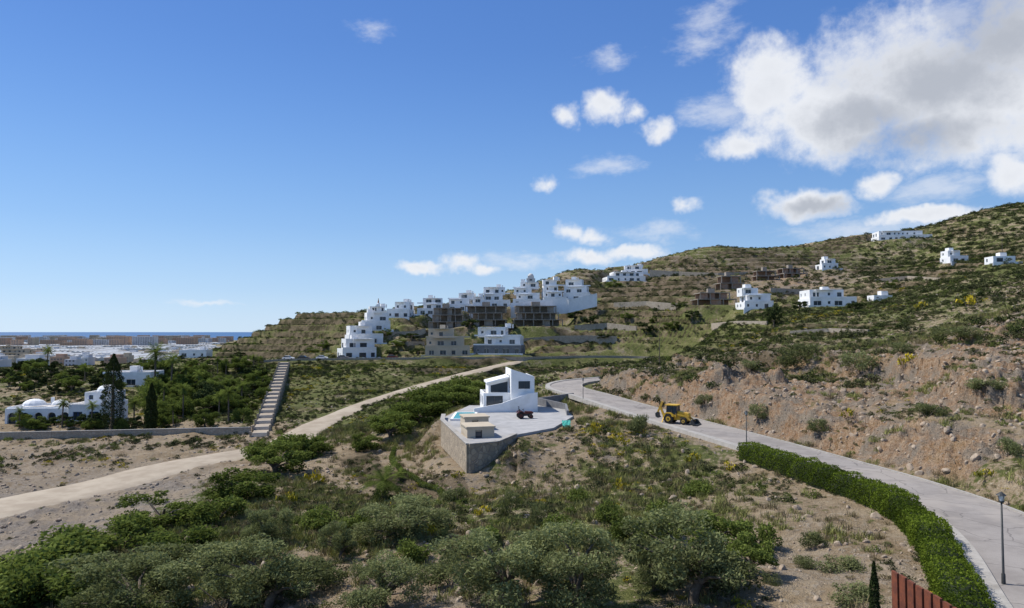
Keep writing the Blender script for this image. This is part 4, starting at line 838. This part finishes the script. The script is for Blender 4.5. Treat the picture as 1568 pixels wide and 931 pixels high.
# ================================================================= light, world, camera
AZ=math.radians(-68); EL=math.radians(52)
sd=Vector((math.sin(AZ)*math.cos(EL),math.cos(AZ)*math.cos(EL),math.sin(EL)))
su=bpy.data.lights.new('sun','SUN'); su.energy=5.0; su.angle=math.radians(.5); su.color=(1,.95,.87); so=link(bpy.data.objects.new('sun',su)); so.rotation_euler=sd.to_track_quat('Z','Y').to_euler()
w=bpy.data.worlds.new('World'); sc.world=w; w.use_nodes=True; nt=w.node_tree; bg=nt.nodes['Background']; out=nt.nodes['World Output']
try: w.cycles.sampling_method='MANUAL'; w.cycles.sample_map_resolution=256
except Exception as ex: print(ex)
sky=nd(nt,'ShaderNodeTexSky',sky_type='NISHITA'); sky.sun_disc=False; sky.sun_elevation=EL; sky.sun_rotation=AZ; sky.altitude=50; sky.air_density=1.0; sky.dust_density=.3; sky.ozone_density=3.0
tc=nd(nt,'ShaderNodeTexCoord').outputs['Generated']; sx=nd(nt,'ShaderNodeSeparateXYZ'); nt.links.new(tc,sx.inputs[0])
az=mth(nt,'ARCTAN2',sx.outputs[0],sx.outputs[1]); el=mth(nt,'ARCSINE',sx.outputs[2]); cb=nd(nt,'ShaderNodeCombineXYZ'); nt.links.new(az,cb.inputs[0]); nt.links.new(el,cb.inputs[1])
rp=nd(nt,'ShaderNodeValToRGB'); rp.color_ramp.interpolation='B_SPLINE'; e0=rp.color_ramp.elements; k9=1/.15
st_=[(0.0,(.56,.71,.87)),(.10,(.42,.62,.86)),(.26,(.25,.47,.82)),(.48,(.145,.33,.74)),(.7,(.095,.24,.64)),(1,(.075,.20,.57))]
e0[0].position=0; e0[0].color=(*st_[0][1],1); e0[1].position=1; e0[1].color=(*st_[-1][1],1)
for p_,c_ in st_[1:-1]: q_=e0.new(p_); q_.color=(*c_,1)
nt.links.new(mapr(nt,el,0,.55,0,1,False),rp.inputs[0])
lt=mapr(nt,az,-.9,.5,1.18*k9,.92*k9,False); gr=nd(nt,'ShaderNodeVectorMath',operation='SCALE'); nt.links.new(rp.outputs[0],gr.inputs[0]); nt.links.new(lt,gr.inputs['Scale'])
skc=mixc(nt,mapr(nt,el,.45,.85,.92,0),sky.outputs[0],gr.outputs[0])
nt.links.new(skc,bg.inputs[0]); bg.inputs[1].default_value=.15
dn=nd(nt,'ShaderNodeTexNoise'); dn.inputs['Scale'].default_value=14; dn.inputs['Detail'].default_value=4; dn.inputs['Roughness'].default_value=.65; nt.links.new(cb.outputs[0],dn.inputs['Vector'])
def vm(op,a,b_):
    n_=nd(nt,'ShaderNodeVectorMath',operation=op)
    for i_,x_ in enumerate((a,b_)):
        if x_ is None: continue
        if isinstance(x_,(tuple,list)): n_.inputs[i_].default_value=x_
        else: nt.links.new(x_,n_.inputs[i_])
    return n_
P0=vm('ADD',cb.outputs[0],vm('MULTIPLY',vm('SUBTRACT',dn.outputs['Color'],(.5,.5,.5)).outputs[0],(.06,.045,0)).outputs[0]).outputs[0]
def blobs(lst):
    acc=None
    for (u,v,ru,rv) in lst:
        t,s=ray(u,v); a_=math.atan(t); e_=math.atan(s/math.sqrt(1+t*t)); q=1/(1+t*t)
        d_=vm('LENGTH',vm('MULTIPLY',vm('SUBTRACT',P0,(a_,e_,0)).outputs[0],(F/ru/q,F/rv/math.sqrt(q),0)).outputs[0],None).outputs['Value']
        d_=mth(nt,'SUBTRACT',1.0,d_); d_=mth(nt,'MULTIPLY',d_,min(1,.5+ru/160))
        acc=d_ if acc is None else mth(nt,'MAXIMUM',acc,d_)
    return acc
nz=noise(nt,11,7,.58,cb.outputs[0]); nz2=noise(nt,34,5,.64,cb.outputs[0])
nm_=mth(nt,'ADD',mth(nt,'MULTIPLY',mth(nt,'SUBTRACT',nz,.5),1.0),mth(nt,'MULTIPLY',mth(nt,'SUBTRACT',nz2,.5),.7))
S1=blobs([(1185,125,95,78),(1270,180,180,90),(1390,125,230,135),(1490,150,210,125),(1140,222,70,30),(1560,70,170,120),(865,175,28,26),(928,158,42,28),(972,165,30,20),(1012,196,44,26),(834,278,20,19),(875,352,34,22),(905,360,42,18),(1050,318,25,19),(640,412,50,12),(700,404,42,20),(745,414,34,14),(900,392,70,18),(970,388,60,16),(1240,310,95,28),(1345,280,46,26),(1550,262,64,44),(1420,330,120,18)])
val=mth(nt,'ADD',S1,nm_); a1=mapr(nt,val,.0,.62)
S2=blobs([(1070,70,80,30),(940,90,55,24),(930,255,60,24),(1110,170,90,50),(1440,290,130,40),(1330,345,220,34),(1000,360,110,24),(320,462,80,6),(570,50,50,24),(1450,20,220,80),(800,400,120,20),(1090,30,80,40)])
mp=nd(nt,'ShaderNodeMapping'); mp.inputs['Scale'].default_value=(1,2.4,1); mp.inputs['Rotation'].default_value=(0,0,-.5); nt.links.new(cb.outputs[0],mp.inputs[0])
nw=noise(nt,13,7,.66,mp.outputs[0]); a2=mapr(nt,mth(nt,'ADD',S2,mth(nt,'MULTIPLY',mth(nt,'SUBTRACT',nw,.5),2.2)),.15,1.2,0,.55)
alpha=mth(nt,'MAXIMUM',mth(nt,'MULTIPLY',a1,.95),a2)
GR=blobs([(1440,120,230,100),(1330,180,160,55),(1540,60,170,120),(1250,312,80,18),(1400,205,190,45)])
gs=mapr(nt,mth(nt,'ADD',GR,mth(nt,'MULTIPLY',nm_,.9)),-.05,.9,0,.85)
sh=mapr(nt,val,.35,1.3,0,.25)
cc_=mixc(nt,mth(nt,'MAXIMUM',gs,sh),(.88,.90,.94),(.42,.45,.51))
bg2=nd(nt,'ShaderNodeBackground'); nt.links.new(cc_,bg2.inputs[0]); bg2.inputs[1].default_value=1.0
msx=nd(nt,'ShaderNodeMixShader'); nt.links.new(alpha,msx.inputs[0]); nt.links.new(bg.outputs[0],msx.inputs[1]); nt.links.new(bg2.outputs[0],msx.inputs[2]); nt.links.new(msx.outputs[0],out.inputs[0])
cam=bpy.data.cameras.new('camera'); cam.sensor_width=36; cam.lens=36*F/1568; cam.clip_start=.5; cam.clip_end=200000
cob=link(bpy.data.objects.new('camera',cam)); cob.location=(0,0,CZ); cob.rotation_euler=(math.pi/2+PITCH,0,0); sc.camera=cob
sc.view_settings.view_transform='Standard'; sc.view_settings.look='None'; sc.view_settings.exposure=0
print('done',len(X))
